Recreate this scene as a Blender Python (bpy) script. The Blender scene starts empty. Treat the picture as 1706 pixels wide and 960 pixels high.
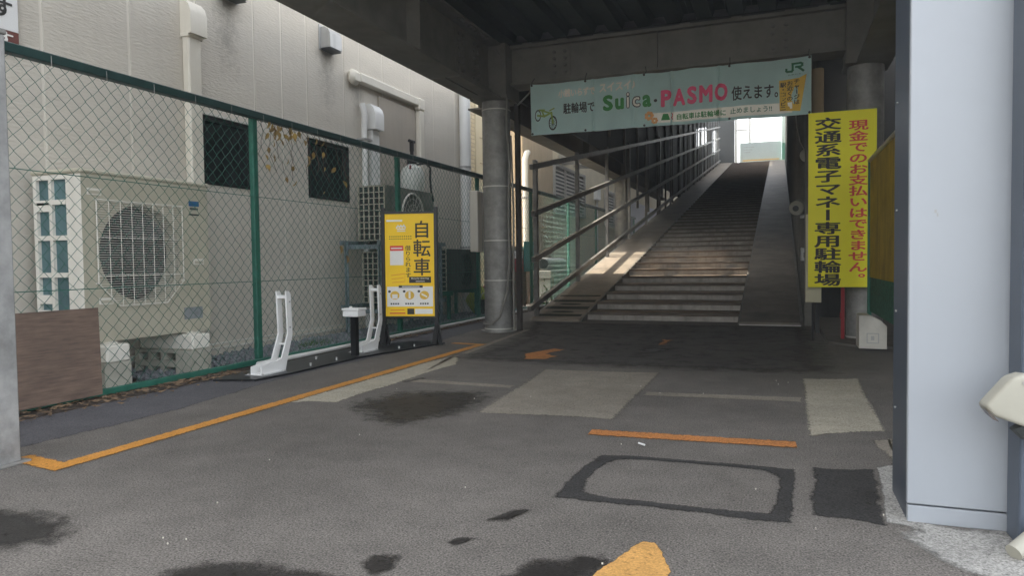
import bpy, math, random
from mathutils import Vector, Matrix, noise as mnoise
random.seed(7)
PI = math.pi
R = math.radians
SC = bpy.context.scene
COL = SC.collection

# ------------------------------------------------------------------ camera
cam_d = bpy.data.cameras.new("camera")
cam = bpy.data.objects.new("camera", cam_d)
COL.objects.link(cam)
SC.camera = cam
cam_d.sensor_width = 36.0
cam_d.lens = 36.0 * 1182.165 / 1706.0
cam_d.clip_start = 0.05
cam_d.clip_end = 500
yaw, pitch, roll = 0.36027, -0.03772, -0.01290
f = Vector((-math.sin(yaw) * math.cos(pitch), math.cos(yaw) * math.cos(pitch), math.sin(pitch)))
r = Vector((math.cos(yaw), math.sin(yaw), 0))
u = r.cross(f)
r2 = r * math.cos(roll) + u * math.sin(roll)
u2 = -r * math.sin(roll) + u * math.cos(roll)
mw = Matrix.Identity(4)
for i in range(3):
    mw[i][0], mw[i][1], mw[i][2] = r2[i], u2[i], -f[i]
mw[0][3], mw[1][3], mw[2][3] = 0, 0, 0.8
cam.matrix_world = mw

# ------------------------------------------------------------------ sky, sun, exposure
SUN_EL, SUN_AZ = 34.0, 88.0          # azimuth counted from +Y towards -X
world = bpy.data.worlds.new("World")
SC.world = world
world.use_nodes = True
wn, wl = world.node_tree.nodes, world.node_tree.links
bg = wn["Background"]
sky = wn.new("ShaderNodeTexSky")
sky.sky_type = 'NISHITA'
sky.sun_disc = False
sky.sun_elevation = R(SUN_EL)
sky.sun_rotation = R(-SUN_AZ)
sky.air_density = 1.0
sky.dust_density = 3.0
sky.ozone_density = 1.0
hs = wn.new("ShaderNodeHueSaturation")
hs.inputs["Saturation"].default_value = 0.22
wl.new(sky.outputs[0], hs.inputs["Color"])
wl.new(hs.outputs[0], bg.inputs["Color"])
bg.inputs["Strength"].default_value = 0.15
sd = bpy.data.lights.new("sun", 'SUN')
sd.energy = 3.2
sd.angle = R(0.53)
sd.color = (1.0, 0.90, 0.76)
sun = bpy.data.objects.new("sun", sd)
COL.objects.link(sun)
sv = Vector((-math.sin(R(SUN_AZ)) * math.cos(R(SUN_EL)), math.cos(R(SUN_AZ)) * math.cos(R(SUN_EL)), math.sin(R(SUN_EL))))
sun.rotation_euler = sv.to_track_quat('Z', 'Y').to_euler()
sun.location = sv * 60
SC.view_settings.view_transform = 'Standard'
SC.view_settings.look = 'None'
SC.view_settings.gamma = 1.0
SC.view_settings.exposure = 2.75
SC.cycles.max_bounces = 10
SC.cycles.diffuse_bounces = 7
SC.cycles.glossy_bounces = 4
SC.cycles.transparent_max_bounces = 16
SC.cycles.use_denoising = True

# ------------------------------------------------------------------ materials
MATS = {}


def mat(name, col, rough=0.7, metal=0.0, var=0.15, scale=3.0, bump=0.0, bscale=60.0, col2=None, speck=0.0,
        streak=0.0, stretch=(1, 1, 1), spec=0.35, trans=0.0, dirt=None, dirt_amt=0.0, bdist=0.004):
    """procedural surface: two-tone noise, vertical streaks, dirt blotches, fine relief"""
    if name in MATS:
        return MATS[name]
    m = bpy.data.materials.new(name)
    m.use_nodes = True
    n, l = m.node_tree.nodes, m.node_tree.links
    b = n["Principled BSDF"]
    b.inputs["Roughness"].default_value = rough
    b.inputs["Metallic"].default_value = metal
    b.inputs["Specular IOR Level"].default_value = spec
    tc = n.new("ShaderNodeNewGeometry")
    mp = n.new("ShaderNodeMapping")
    mp.inputs["Scale"].default_value = stretch
    l.new(tc.outputs["Position"], mp.inputs["Vector"])
    nz = n.new("ShaderNodeTexNoise")
    nz.inputs["Scale"].default_value = scale
    nz.inputs["Detail"].default_value = 6
    nz.inputs["Roughness"].default_value = 0.62
    l.new(mp.outputs[0], nz.inputs["Vector"])
    c2 = col2 or tuple(c * (1 - var) for c in col)
    c1 = col if col2 else tuple(min(1, c * (1 + var)) for c in col)
    mx = n.new("ShaderNodeMix")
    mx.data_type = 'RGBA'
    rmp = n.new("ShaderNodeMapRange")
    rmp.inputs["From Min"].default_value = 0.3
    rmp.inputs["From Max"].default_value = 0.7
    l.new(nz.outputs["Fac"], rmp.inputs["Value"])
    l.new(rmp.outputs[0], mx.inputs["Factor"])
    mx.inputs["A"].default_value = (*c1, 1)
    mx.inputs["B"].default_value = (*c2, 1)
    last = mx.outputs["Result"]
    if streak > 0:
        sm = n.new("ShaderNodeMapping")
        sm.inputs["Scale"].default_value = (14, 14, 0.7)
        l.new(tc.outputs["Position"], sm.inputs["Vector"])
        sn = n.new("ShaderNodeTexNoise")
        sn.inputs["Scale"].default_value = 1.0
        sn.inputs["Detail"].default_value = 5
        l.new(sm.outputs[0], sn.inputs["Vector"])
        sr = n.new("ShaderNodeMapRange")
        sr.inputs["From Min"].default_value = 0.48
        sr.inputs["From Max"].default_value = 0.75
        sr.inputs["To Max"].default_value = streak
        l.new(sn.outputs["Fac"], sr.inputs["Value"])
        m2 = n.new("ShaderNodeMix")
        m2.data_type = 'RGBA'
        l.new(sr.outputs[0], m2.inputs["Factor"])
        l.new(last, m2.inputs["A"])
        d = dirt or (0.05, 0.045, 0.04)
        m2.inputs["B"].default_value = (*d, 1)
        last = m2.outputs["Result"]
    if dirt_amt > 0:
        dn = n.new("ShaderNodeTexNoise")
        dn.inputs["Scale"].default_value = 1.7
        dn.inputs["Detail"].default_value = 9
        dn.inputs["Roughness"].default_value = 0.7
        l.new(tc.outputs["Position"], dn.inputs["Vector"])
        dr = n.new("ShaderNodeMapRange")
        dr.inputs["From Min"].default_value = 0.5
        dr.inputs["From Max"].default_value = 0.72
        dr.inputs["To Max"].default_value = dirt_amt
        l.new(dn.outputs["Fac"], dr.inputs["Value"])
        m3 = n.new("ShaderNodeMix")
        m3.data_type = 'RGBA'
        l.new(dr.outputs[0], m3.inputs["Factor"])
        l.new(last, m3.inputs["A"])
        d = dirt or (0.05, 0.045, 0.04)
        m3.inputs["B"].default_value = (*d, 1)
        last = m3.outputs["Result"]
    if speck > 0:
        vz = n.new("ShaderNodeTexNoise")
        vz.inputs["Scale"].default_value = 150
        vz.inputs["Detail"].default_value = 3
        l.new(tc.outputs["Position"], vz.inputs["Vector"])
        vr = n.new("ShaderNodeMapRange")
        vr.inputs["From Min"].default_value = 0.35
        vr.inputs["From Max"].default_value = 0.68
        vr.inputs["To Min"].default_value = 1 - speck
        vr.inputs["To Max"].default_value = 1 + speck
        l.new(vz.outputs["Fac"], vr.inputs["Value"])
        m4 = n.new("ShaderNodeMix")
        m4.data_type = 'RGBA'
        m4.blend_type = 'MULTIPLY'
        m4.inputs["Factor"].default_value = 1
        l.new(last, m4.inputs["A"])
        l.new(vr.outputs[0], m4.inputs["B"])
        last = m4.outputs["Result"]
    l.new(last, b.inputs["Base Color"])
    if bump > 0:
        bm_ = n.new("ShaderNodeMapping")
        bm_.inputs["Scale"].default_value = stretch
        l.new(tc.outputs["Position"], bm_.inputs["Vector"])
        bn = n.new("ShaderNodeTexNoise")
        bn.inputs["Scale"].default_value = bscale
        bn.inputs["Detail"].default_value = 4
        l.new(bm_.outputs[0], bn.inputs["Vector"])
        bb = n.new("ShaderNodeBump")
        bb.inputs["Strength"].default_value = bump
        bb.inputs["Distance"].default_value = bdist
        l.new(bn.outputs["Fac"], bb.inputs["Height"])
        l.new(bb.outputs[0], b.inputs["Normal"])
    if trans > 0:
        out = n["Material Output"]
        tl = n.new("ShaderNodeBsdfTranslucent")
        l.new(last, tl.inputs["Color"])
        ms = n.new("ShaderNodeMixShader")
        ms.inputs[0].default_value = trans
        l.new(b.outputs[0], ms.inputs[1])
        l.new(tl.outputs[0], ms.inputs[2])
        l.new(ms.outputs[0], out.inputs["Surface"])
    MATS[name] = m
    return m


def asphalt_mat(name, col, edge=False, tone=0.25, soft=0.35, speck=0.5, rough=0.85, nscale=16.0, nhi=1.2, light=True, amount=1.0):
    """asphalt / mortar ground: aggregate grains, worn light grains, big tonal drift; optional ragged edge"""
    if name in MATS:
        return MATS[name]
    m = bpy.data.materials.new(name)
    m.use_nodes = True
    n, l = m.node_tree.nodes, m.node_tree.links
    b = n["Principled BSDF"]
    b.inputs["Roughness"].default_value = rough
    b.inputs["Specular IOR Level"].default_value = 0.3
    g = n.new("ShaderNodeNewGeometry")

    def nz(scale, detail=3, rough=0.6):
        t = n.new("ShaderNodeTexNoise")
        t.inputs["Scale"].default_value = scale
        t.inputs["Detail"].default_value = detail
        t.inputs["Roughness"].default_value = rough
        l.new(g.outputs["Position"], t.inputs["Vector"])
        return t.outputs["Fac"]

    def mr(src, a, b_, c, d):
        t = n.new("ShaderNodeMapRange")
        for k, v in zip(("From Min", "From Max", "To Min", "To Max"), (a, b_, c, d)):
            t.inputs[k].default_value = v
        l.new(src, t.inputs["Value"])
        return t.outputs[0]

    def mul(a, b_):
        t = n.new("ShaderNodeMath")
        t.operation = 'MULTIPLY'
        l.new(a, t.inputs[0])
        l.new(b_, t.inputs[1])
        return t.outputs[0]
    big = mr(nz(0.55, 6, .65), 0.3, 0.7, 1 - tone, 1 + tone)
    mid = mr(nz(6.0, 8, .72), 0.3, 0.7, 0.84, 1.16)
    fine = mr(nz(170, 3), 0.36, 0.66, 1 - speck, 1 + speck)
    pits = mr(nz(75, 2), 0.30, 0.42, 0.55, 1.0)
    k = mul(mul(mul(big, mid), fine), pits)
    mx = n.new("ShaderNodeMix")
    mx.data_type = 'RGBA'
    mx.blend_type = 'MULTIPLY'
    mx.inputs["Factor"].default_value = 1
    mx.inputs["A"].default_value = (*col, 1)
    l.new(k, mx.inputs["B"])
    last = mx.outputs["Result"]
    if light:
        vo = n.new("ShaderNodeTexVoronoi")
        vo.inputs["Scale"].default_value = 95
        l.new(g.outputs["Position"], vo.inputs["Vector"])
        lt = mr(vo.outputs["Distance"], 0.10, 0.24, 1, 0)
        sel = n.new("ShaderNodeSeparateColor")
        l.new(vo.outputs["Color"], sel.inputs[0])
        pick = mr(sel.outputs[0], 0.66, 0.78, 0, 0.7)
        m5 = n.new("ShaderNodeMix")
        m5.data_type = 'RGBA'
        l.new(mul(lt, pick), m5.inputs["Factor"])
        l.new(last, m5.inputs["A"])
        m5.inputs["B"].default_value = (min(1, col[0] * 2.3 + .04), min(1, col[1] * 2.3 + .04), min(1, col[2] * 2.2 + .035), 1)
        last = m5.outputs["Result"]
    l.new(last, b.inputs["Base Color"])
    bp = n.new("ShaderNodeBump")
    bp.inputs["Strength"].default_value = 0.5
    bp.inputs["Distance"].default_value = 0.0022
    l.new(nz(260, 2), bp.inputs["Height"])
    l.new(bp.outputs[0], b.inputs["Normal"])
    if edge:
        at = n.new("ShaderNodeAttribute")
        at.attribute_name = "edge"
        add = n.new("ShaderNodeMath")
        add.operation = 'ADD'
        l.new(at.outputs["Fac"], add.inputs[0])
        l.new(mr(nz(nscale, 7, 0.7), 0.25, 0.75, -0.55, 0.55), add.inputs[1])
        a0 = mr(add.outputs[0], 0.5 - soft, 0.5 + soft, 0, amount)
        tr = n.new("ShaderNodeBsdfTransparent")
        ms = n.new("ShaderNodeMixShader")
        l.new(a0, ms.inputs[0])
        l.new(tr.outputs[0], ms.inputs[1])
        l.new(b.outputs[0], ms.inputs[2])
        l.new(ms.outputs[0], n["Material Output"].inputs["Surface"])
    MATS[name] = m
    return m


def flat(name, col, rough=0.55, metal=0.0):
    return mat(name, col, rough, metal, var=0.05, scale=8)


# ------------------------------------------------------------------ mesh builder
class MB:
    def __init__(self, xf=None):
        self.v, self.f, self.mi, self.xf, self.m = [], [], [], xf, 0
        self.attr = None

    def add(self, pts, faces):
        o = len(self.v)
        for p in pts:
            p = Vector(p)
            self.v.append(self.xf @ p if self.xf else p)
        for fc in faces:
            self.f.append([o + i for i in fc])
            self.mi.append(self.m)
        return self

    def box(self, x0, x1, y0, y1, z0, z1, bev=0.0):
        if x0 > x1: x0, x1 = x1, x0
        if y0 > y1: y0, y1 = y1, y0
        if z0 > z1: z0, z1 = z1, z0
        if bev <= 0:
            p = [(x, y, z) for z in (z0, z1) for y in (y0, y1) for x in (x0, x1)]
            return self.add(p, [(0, 2, 3, 1), (4, 5, 7, 6), (0, 1, 5, 4), (2, 6, 7, 3), (0, 4, 6, 2), (1, 3, 7, 5)])
        b = min(bev, (x1 - x0) * .45, (y1 - y0) * .45, (z1 - z0) * .45)
        P, idx = [], {}
        for sx in (0, 1):
            for sy in (0, 1):
                for sz in (0, 1):
                    c = ((x0, x1)[sx], (y0, y1)[sy], (z0, z1)[sz])
                    d = (b if sx == 0 else -b, b if sy == 0 else -b, b if sz == 0 else -b)
                    for a in range(3):
                        q = [c[i] + (0 if i == a else d[i]) for i in range(3)]
                        idx[(sx, sy, sz, a)] = len(P)
                        P.append(q)
        F = []
        for a in range(3):
            i, j = [(1, 2), (2, 0), (0, 1)][a]
            for s in (0, 1):
                cyc = [(0, 0), (1, 0), (1, 1), (0, 1)]
                fc = []
                for (p, q) in cyc:
                    k = [0, 0, 0]
                    k[a], k[i], k[j] = s, p, q
                    fc.append(idx[(*k, a)])
                F.append(fc if s else fc[::-1])
        for a in range(3):           # edges along axis a
            i, j = [(1, 2), (2, 0), (0, 1)][a]
            for p in (0, 1):
                for q in (0, 1):
                    k0, k1 = [0, 0, 0], [0, 0, 0]
                    k0[a], k1[a] = 0, 1
                    k0[i] = k1[i] = p
                    k0[j] = k1[j] = q
                    fc = [idx[(*k0, i)], idx[(*k1, i)], idx[(*k1, j)], idx[(*k0, j)]]
                    F.append(fc if (p == q) == False else fc[::-1])
        for sx in (0, 1):
            for sy in (0, 1):
                for sz in (0, 1):
                    fc = [idx[(sx, sy, sz, a)] for a in range(3)]
                    F.append(fc if (sx + sy + sz) % 2 else fc[::-1])
        return self.add(P, F)

    def tube(self, pts, rad, n=8, cap=True):
        pts = [Vector(p) for p in pts]
        P, F = [], []
        prev = None
        for i, p in enumerate(pts):
            a = pts[max(0, i - 1)]
            b = pts[min(len(pts) - 1, i + 1)]
            t = (b - a).normalized()
            ref = Vector((0, 0, 1)) if abs(t.z) < 0.9 else Vector((1, 0, 0))
            if prev is None:
                s = t.cross(ref).normalized()
            else:
                s = (prev - t * prev.dot(t)).normalized()
            prev = s
            w = t.cross(s)
            rr = rad[i] if isinstance(rad, (list, tuple)) else rad
            for k in range(n):
                an = 2 * PI * k / n
                P.append(p + s * (rr * math.cos(an)) + w * (rr * math.sin(an)))
        for i in range(len(pts) - 1):
            for k in range(n):
                k2 = (k + 1) % n
                F.append((i * n + k, i * n + k2, (i + 1) * n + k2, (i + 1) * n + k))
        if cap:
            F.append(tuple(range(n))[::-1])
            F.append(tuple(range((len(pts) - 1) * n, len(pts) * n)))
        return self.add(P, F)

    def cyl(self, a, b, rad, n=12):
        return self.tube([a, b], rad, n)

    def prism(self, poly, axis, t0, t1):
        """extrude a 2D polygon along axis; the 2D coords are the other two axes in x,y,z order"""
        def mk(p, t):
            q = list(p)
            q.insert('xyz'.index(axis), t)
            return q
        n = len(poly)
        P = [mk(p, t0) for p in poly] + [mk(p, t1) for p in poly]
        F = [tuple(range(n))[::-1], tuple(range(n, 2 * n))]
        F += [(i, (i + 1) % n, n + (i + 1) % n, n + i) for i in range(n)]
        return self.add(P, F)

    def quad(self, a, b, c, d):
        return self.add([a, b, c, d], [(0, 1, 2, 3)])

    def beam(self, a, b, w, h):
        """rectangular bar from a to b, w sideways, h upwards"""
        a, b = Vector(a), Vector(b)
        t = (b - a).normalized()
        ref = Vector((0, 0, 1)) if abs(t.z) < 0.95 else Vector((0, 1, 0))
        s = t.cross(ref).normalized() * (w / 2)
        k = s.cross(t).normalized() * (h / 2)
        P = [q + i * s + j * k for q in (a, b) for i, j in ((-1, -1), (1, -1), (1, 1), (-1, 1))]
        return self.add(P, [(0, 1, 2, 3)[::-1], (4, 5, 6, 7), (0, 1, 5, 4), (1, 2, 6, 5), (2, 3, 7, 6), (3, 0, 4, 7)])

    def hexbolt(self, c, axis, rad=0.018, h=0.014):
        c = Vector(c)
        d = Vector(axis)
        return self.tube([c, c + d * h], rad, 6)

    def build(self, name, mats, parent=None, smooth=False, loc=(0, 0, 0)):
        base = Vector(loc)
        if parent is not None:
            q = parent
            base = Vector((0, 0, 0))
            while q is not None:
                base += q.location
                q = q.parent
        me = bpy.data.meshes.new(name)
        me.from_pydata([tuple(p - base) for p in self.v], [], self.f)
        if not isinstance(mats, (list, tuple)):
            mats = [mats]
        for m_ in mats:
            me.materials.append(m_)
        if len(mats) > 1:
            me.polygons.foreach_set("material_index", self.mi)
        if smooth:
            me.polygons.foreach_set("use_smooth", [True] * len(me.polygons))
            try:
                me.set_sharp_from_angle(angle=R(38))
            except Exception:
                pass
        if self.attr is not None:
            at = me.attributes.new("edge", 'FLOAT', 'POINT')
            at.data.foreach_set("value", self.attr)
        me.update()
        o = bpy.data.objects.new(name, me)
        COL.objects.link(o)
        if parent is not None:
            o.parent = parent
        else:
            o.location = base
        return o


def tag(o, label=None, cat=None, group=None, kind=None):
    if label: o["label"] = label
    if cat: o["category"] = cat
    if group: o["group"] = group
    if kind: o["kind"] = kind
    return o


def thing(name, label, cat, loc, group=None):
    o = bpy.data.objects.new(name, None)
    o.empty_display_size = 0.1
    COL.objects.link(o)
    o.location = loc
    return tag(o, label, cat, group)


def copy_tree(o, loc=None, parent=None):
    c = o.copy()
    COL.objects.link(c)
    if parent is not None: c.parent = parent
    if loc is not None: c.location = loc
    for ch in [x for x in bpy.data.objects if x.parent == o]:
        copy_tree(ch, None, c)
    return c


# ------------------------------------------------------------------ lettering
_glyph = {}


def glyph(ch):
    if ch in _glyph:
        return _glyph[ch]
    cu = bpy.data.curves.new("t", 'FONT')
    cu.body = ch
    cu.size = 1
    cu.resolution_u = 3
    ob = bpy.data.objects.new("t", cu)
    me = bpy.data.meshes.new_from_object(ob)
    P = [(v.co.x, v.co.y) for v in me.vertices]
    F = [tuple(p.vertices) for p in me.polygons]
    bpy.data.objects.remove(ob)
    bpy.data.curves.remove(cu)
    bpy.data.meshes.remove(me)
    _glyph[ch] = (P, F)
    return P, F


def weights(bold):
    """print weight: the glyph struck several times, each a hair further out"""
    if bold <= 0:
        return [(0, 0, 0)]
    n = 6 if bold < 0.03 else 10
    return [(0, 0, 0)] + [(bold * math.cos(2 * PI * k / n), bold * math.sin(2 * PI * k / n), 0.00012 * (k + 1)) for k in range(n)]


def put(mb, s, fn, x0, y0, x1, y1, bold=0.012):
    """set string s into the box x0..x1, y0..y1 of the surface fn(u, v, lift)"""
    P, F = glyph(s)
    if not P:
        return
    ax, bx = min(p[0] for p in P) - bold, max(p[0] for p in P) + bold
    ay, by = min(p[1] for p in P) - bold, max(p[1] for p in P) + bold
    for (ox, oy, d) in weights(bold):
        mb.add([fn(x0 + (p[0] + ox - ax) / (bx - ax) * (x1 - x0), y0 + (p[1] + oy - ay) / (by - ay) * (y1 - y0), d) for p in P], F)


def put_em(mb, ch, fn, x0, y0, w, h, bold=0.012, turn=False, dx=0, dy=0):
    """one full-width character in its em box"""
    P, F = glyph(ch)
    for (ox, oy, d) in weights(bold):
        Q = []
        for (x, y) in P:
            x, y = x + ox, y + oy + 0.12
            if turn:
                x, y = y, 1 - x
            Q.append(fn(x0 + (x + dx) * w, y0 + (y + dy) * h, d))
        mb.add(Q, F)


def column_text(mb, s, fn, x, top, w, h, step, bold=0.012):
    for i, ch in enumerate(s):
        y = top - step * i - h
        if ch == 'ー':
            put_em(mb, ch, fn, x, y, w, h, bold, True)
        elif ch in '。':
            put_em(mb, ch, fn, x, y, w, h, bold, False, 0.5, 0.5)
        else:
            put_em(mb, ch, fn, x, y, w, h, bold)


def rect(mb, fn, x0, y0, x1, y1, nx=1, ny=1):
    P = [fn(x0 + (x1 - x0) * i / nx, y0 + (y1 - y0) * j / ny) for j in range(ny + 1) for i in range(nx + 1)]
    F = [(j * (nx + 1) + i, j * (nx + 1) + i + 1, (j + 1) * (nx + 1) + i + 1, (j + 1) * (nx + 1) + i) for j in range(ny) for i in range(nx)]
    mb.add(P, F)


def disc(mb, fn, cx, cy, rx, ry=None, n=24, inner=0.0):
    ry = ry or rx
    if inner <= 0:
        mb.add([fn(cx + rx * math.cos(2 * PI * k / n), cy + ry * math.sin(2 * PI * k / n)) for k in range(n)], [tuple(range(n))])
    else:
        P = []
        for q in (1, inner):
            P += [fn(cx + q * rx * math.cos(2 * PI * k / n), cy + q * ry * math.sin(2 * PI * k / n)) for k in range(n)]
        mb.add(P, [(k, (k + 1) % n, n + (k + 1) % n, n + k) for k in range(n)])


def stroke(mb, fn, pts, w):
    for (a, b) in zip(pts, pts[1:]):
        dx, dy = b[0] - a[0], b[1] - a[1]
        L = math.hypot(dx, dy) or 1
        nx, ny = -dy / L * w / 2, dx / L * w / 2
        ex, ey = dx / L * w / 2, dy / L * w / 2
        mb.add([fn(a[0] - ex + nx, a[1] - ey + ny), fn(a[0] - ex - nx, a[1] - ey - ny), fn(b[0] + ex - nx, b[1] + ey - ny), fn(b[0] + ex + nx, b[1] + ey + ny)], [(0, 1, 2, 3)])


# ------------------------------------------------------------------ palette
M_ASPH = asphalt_mat("asphalt", (0.160, 0.146, 0.132), tone=0.32, speck=0.55)
M_ASPH_NEW = asphalt_mat("new asphalt", (0.105, 0.102, 0.110), edge=True, tone=0.12, soft=0.12, light=False, speck=0.35)
M_MORTAR = asphalt_mat("mortar patch", (0.33, 0.295, 0.245), edge=True, tone=0.22, soft=0.2, nscale=50, speck=0.25, light=False, amount=0.85)
M_MORTAR_PALE = asphalt_mat("pale mortar patch", (0.50, 0.46, 0.37), edge=True, tone=0.28, soft=0.2, nscale=50, speck=0.25, light=False, amount=0.85)
M_TAR = asphalt_mat("tar seal", (0.045, 0.043, 0.042), edge=True, tone=0.3, nscale=16, soft=0.25, amount=0.93, speck=0.45, light=False)
M_WET = asphalt_mat("wet stain", (0.030, 0.027, 0.025), edge=True, tone=0.3, soft=0.4, speck=0.5, rough=0.5, light=True, nscale=14, amount=0.93)
M_ROUGHC = asphalt_mat("rough concrete", (0.34, 0.33, 0.31), edge=True, tone=0.4, soft=0.3, speck=0.4, nscale=11, light=False)
M_ORANGE = asphalt_mat("orange road paint", (0.60, 0.27, 0.05), edge=True, tone=0.16, soft=0.16, speck=0.2, nscale=46, light=False, rough=0.6)
M_ORANGE_OLD = asphalt_mat("worn orange road paint", (0.52, 0.215, 0.07), edge=True, tone=0.25, soft=0.25, speck=0.35, nscale=34, light=False, rough=0.7)
M_SIDING = mat("stucco siding", (0.60, 0.56, 0.49), 0.85, var=0.05, scale=2.5, bump=1.0, bscale=36, stretch=(1, 0.45, 1.9), streak=0.05, dirt=(0.2, 0.18, 0.16), bdist=0.006)
M_CONC = mat("base concrete", (0.36, 0.335, 0.29), 0.9, var=0.2, scale=6, bump=0.4, bscale=70, dirt_amt=0.4, dirt=(0.16, 0.15, 0.12))
M_TRIM = mat("pale metal trim", (0.62, 0.60, 0.55), 0.5, var=0.06)
M_WINDOW = mat("dark window glass", (0.008, 0.012, 0.013), 0.25, var=0.3, spec=0.3)
M_PIPE = mat("cream duct plastic", (0.70, 0.66, 0.57), 0.5, var=0.05, streak=0.12, dirt=(0.35, 0.32, 0.26))
M_PIPEW = mat("white pvc pipe", (0.72, 0.72, 0.70), 0.4, var=0.05)
M_VENT = mat("grey vent steel", (0.42, 0.42, 0.41), 0.45, 0.5, var=0.1, streak=0.3)
M_GREEN = mat("green fence coating", (0.016, 0.048, 0.044), 0.5, var=0.2, scale=9)
M_GREENPOST = mat("green fence post coating", (0.024, 0.14, 0.098), 0.5, var=0.2, scale=9, streak=0.2)
M_MESH = mat("green mesh wire", (0.02, 0.12, 0.085), 0.5, var=0.2)
M_STEEL = mat("dark painted steel", (0.175, 0.165, 0.145), 0.6, 0.1, var=0.2, scale=4, bump=0.25, bscale=40, dirt_amt=0.55, dirt=(0.25, 0.235, 0.20))
M_GALV = mat("weathered galvanised column", (0.27, 0.265, 0.25), 0.55, 0.25, var=0.3, scale=9, streak=0.2, dirt=(0.12, 0.11, 0.1), bump=0.15)
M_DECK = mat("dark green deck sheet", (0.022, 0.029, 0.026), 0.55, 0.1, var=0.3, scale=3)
M_BOLT = mat("bolt steel", (0.17, 0.16, 0.15), 0.5, 0.4, var=0.2)
M_STAIRC = mat("stair concrete", (0.24, 0.185, 0.135), 0.8, var=0.3, scale=3, bump=0.3, bscale=60, dirt_amt=0.6, speck=0.2)
M_RISER = mat("worn steel riser", (0.27, 0.245, 0.215), 0.45, 0.35, var=0.35, scale=5, streak=0.45, dirt=(0.06, 0.05, 0.045))
M_RAMP = mat("ramp concrete", (0.25, 0.21, 0.165), 0.75, var=0.2, scale=2.5, dirt_amt=0.6, speck=0.15, bump=0.2)
M_RAMPD = mat("worn ramp steel", (0.19, 0.16, 0.13), 0.6, 0.15, var=0.3, scale=2.5, dirt_amt=0.7, speck=0.12)
M_RAIL = mat("grey rail paint", (0.25, 0.24, 0.225), 0.4, 0.4, var=0.25, scale=8, dirt_amt=0.4)
M_CLAD = mat("dark cladding", (0.05, 0.052, 0.05), 0.6, 0.1, var=0.3, scale=2, streak=0.3)
M_BLACK = mat("black steel", (0.012, 0.012, 0.013), 0.3, 0.2, var=0.25, scale=12)
M_WHITE = mat("white paint", (0.80, 0.80, 0.79), 0.35, var=0.04)
M_CABW = mat("pale blue grey enamel", (0.36, 0.385, 0.42), 0.33, var=0.035, scale=1.2, spec=0.5, streak=0.05, dirt=(0.3, 0.31, 0.33), dirt_amt=0.1)
M_SLATE = mat("slate enamel and side shade", (0.080, 0.098, 0.130), 0.4, var=0.08, scale=2)
M_BEIGE = mat("beige plastic", (0.40, 0.385, 0.325), 0.55, var=0.07, bump=0.1)
M_AC = mat("beige air conditioner enamel", (0.49, 0.46, 0.365), 0.5, var=0.05, scale=2, streak=0.15, dirt=(0.22, 0.2, 0.15))
M_ACW = mat("white air conditioner frame", (0.74, 0.71, 0.64), 0.45, var=0.04, streak=0.1, dirt=(0.4, 0.37, 0.3))
M_COIL = mat("teal heat exchanger fins", (0.10, 0.175, 0.19), 0.5, 0.3, var=0.3, scale=6, stretch=(1, 1, 0.2))
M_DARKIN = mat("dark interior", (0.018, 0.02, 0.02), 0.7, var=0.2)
M_FAN = mat("dark fan plastic", (0.05, 0.055, 0.055), 0.5, var=0.2)
M_ACG = mat("old grey unit enamel", (0.22, 0.22, 0.19), 0.6, var=0.2, scale=5, streak=0.4)
M_ACD = mat("dark green grey unit", (0.07, 0.085, 0.08), 0.6, var=0.25, scale=5)
M_RACK = mat("galvanised rack steel", (0.22, 0.27, 0.29), 0.5, 0.4, var=0.3, scale=12)
M_BLOCK = mat("concrete block", (0.40, 0.385, 0.33), 0.95, var=0.12, scale=8, bump=0.6, bscale=90, dirt_amt=0.35, dirt=(0.17, 0.17, 0.12))
M_PLY = mat("weathered plywood", (0.235, 0.165, 0.125), 0.85, scale=5, stretch=(1, 1.2, 14), col2=(0.115, 0.08, 0.065), bump=0.2, bscale=20, dirt_amt=0.3)
M_STONE = mat("grey gravel stone", (0.27, 0.28, 0.30), 0.8, col2=(0.10, 0.105, 0.115), scale=26)
M_LEAF = mat("dry leaf", (0.30, 0.20, 0.115), 0.8, col2=(0.055, 0.036, 0.026), scale=30)
M_LEAFY = mat("yellowing vine leaf", (0.40, 0.28, 0.075), 0.7, col2=(0.15, 0.095, 0.045), scale=11)
M_STEM = mat("vine stem", (0.10, 0.07, 0.05), 0.8)
M_YEL = mat("amber sign face", (0.95, 0.61, 0.010), 0.45, var=0.03, scale=2)
M_YEL2 = mat("lemon sign face", (0.90, 0.83, 0.015), 0.5, var=0.03, scale=2)
M_INK = flat("dark print", (0.03, 0.028, 0.025))
M_RED = flat("red print", (0.72, 0.07, 0.06))
M_PRINTW = flat("white print", (0.82, 0.80, 0.76))
M_PRINTO = flat("orange print", (0.75, 0.26, 0.03))
M_BAN = mat("pale teal banner cloth", (0.62, 0.84, 0.81), 0.7, var=0.06, scale=3, trans=0.42, bump=0.35, bscale=9, bdist=0.02)
M_BGREEN = flat("green print", (0.05, 0.25, 0.06))
M_BPINK = flat("pink print", (0.78, 0.10, 0.20))
M_BCREAM = flat("cream print", (0.96, 0.91, 0.80))
M_BYEL = flat("yellow print", (0.72, 0.46, 0.06))
M_JR = flat("dark green print", (0.03, 0.18, 0.085))
M_TILE2 = mat("tan render", (0.40, 0.305, 0.19), 0.85, var=0.12, scale=2, streak=0.25, dirt=(0.16, 0.12, 0.08))
M_CREAMW = mat("cream render", (0.62, 0.54, 0.38), 0.85, var=0.08, scale=3, bump=0.2)
M_LOUV = mat("grey louvre metal", (0.30, 0.285, 0.26), 0.5, 0.3, var=0.15)
M_TEAL = mat("teal board", (0.03, 0.24, 0.27), 0.5, var=0.12)
M_REDP = mat("red paint", (0.30, 0.015, 0.022), 0.45, var=0.12)
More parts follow.
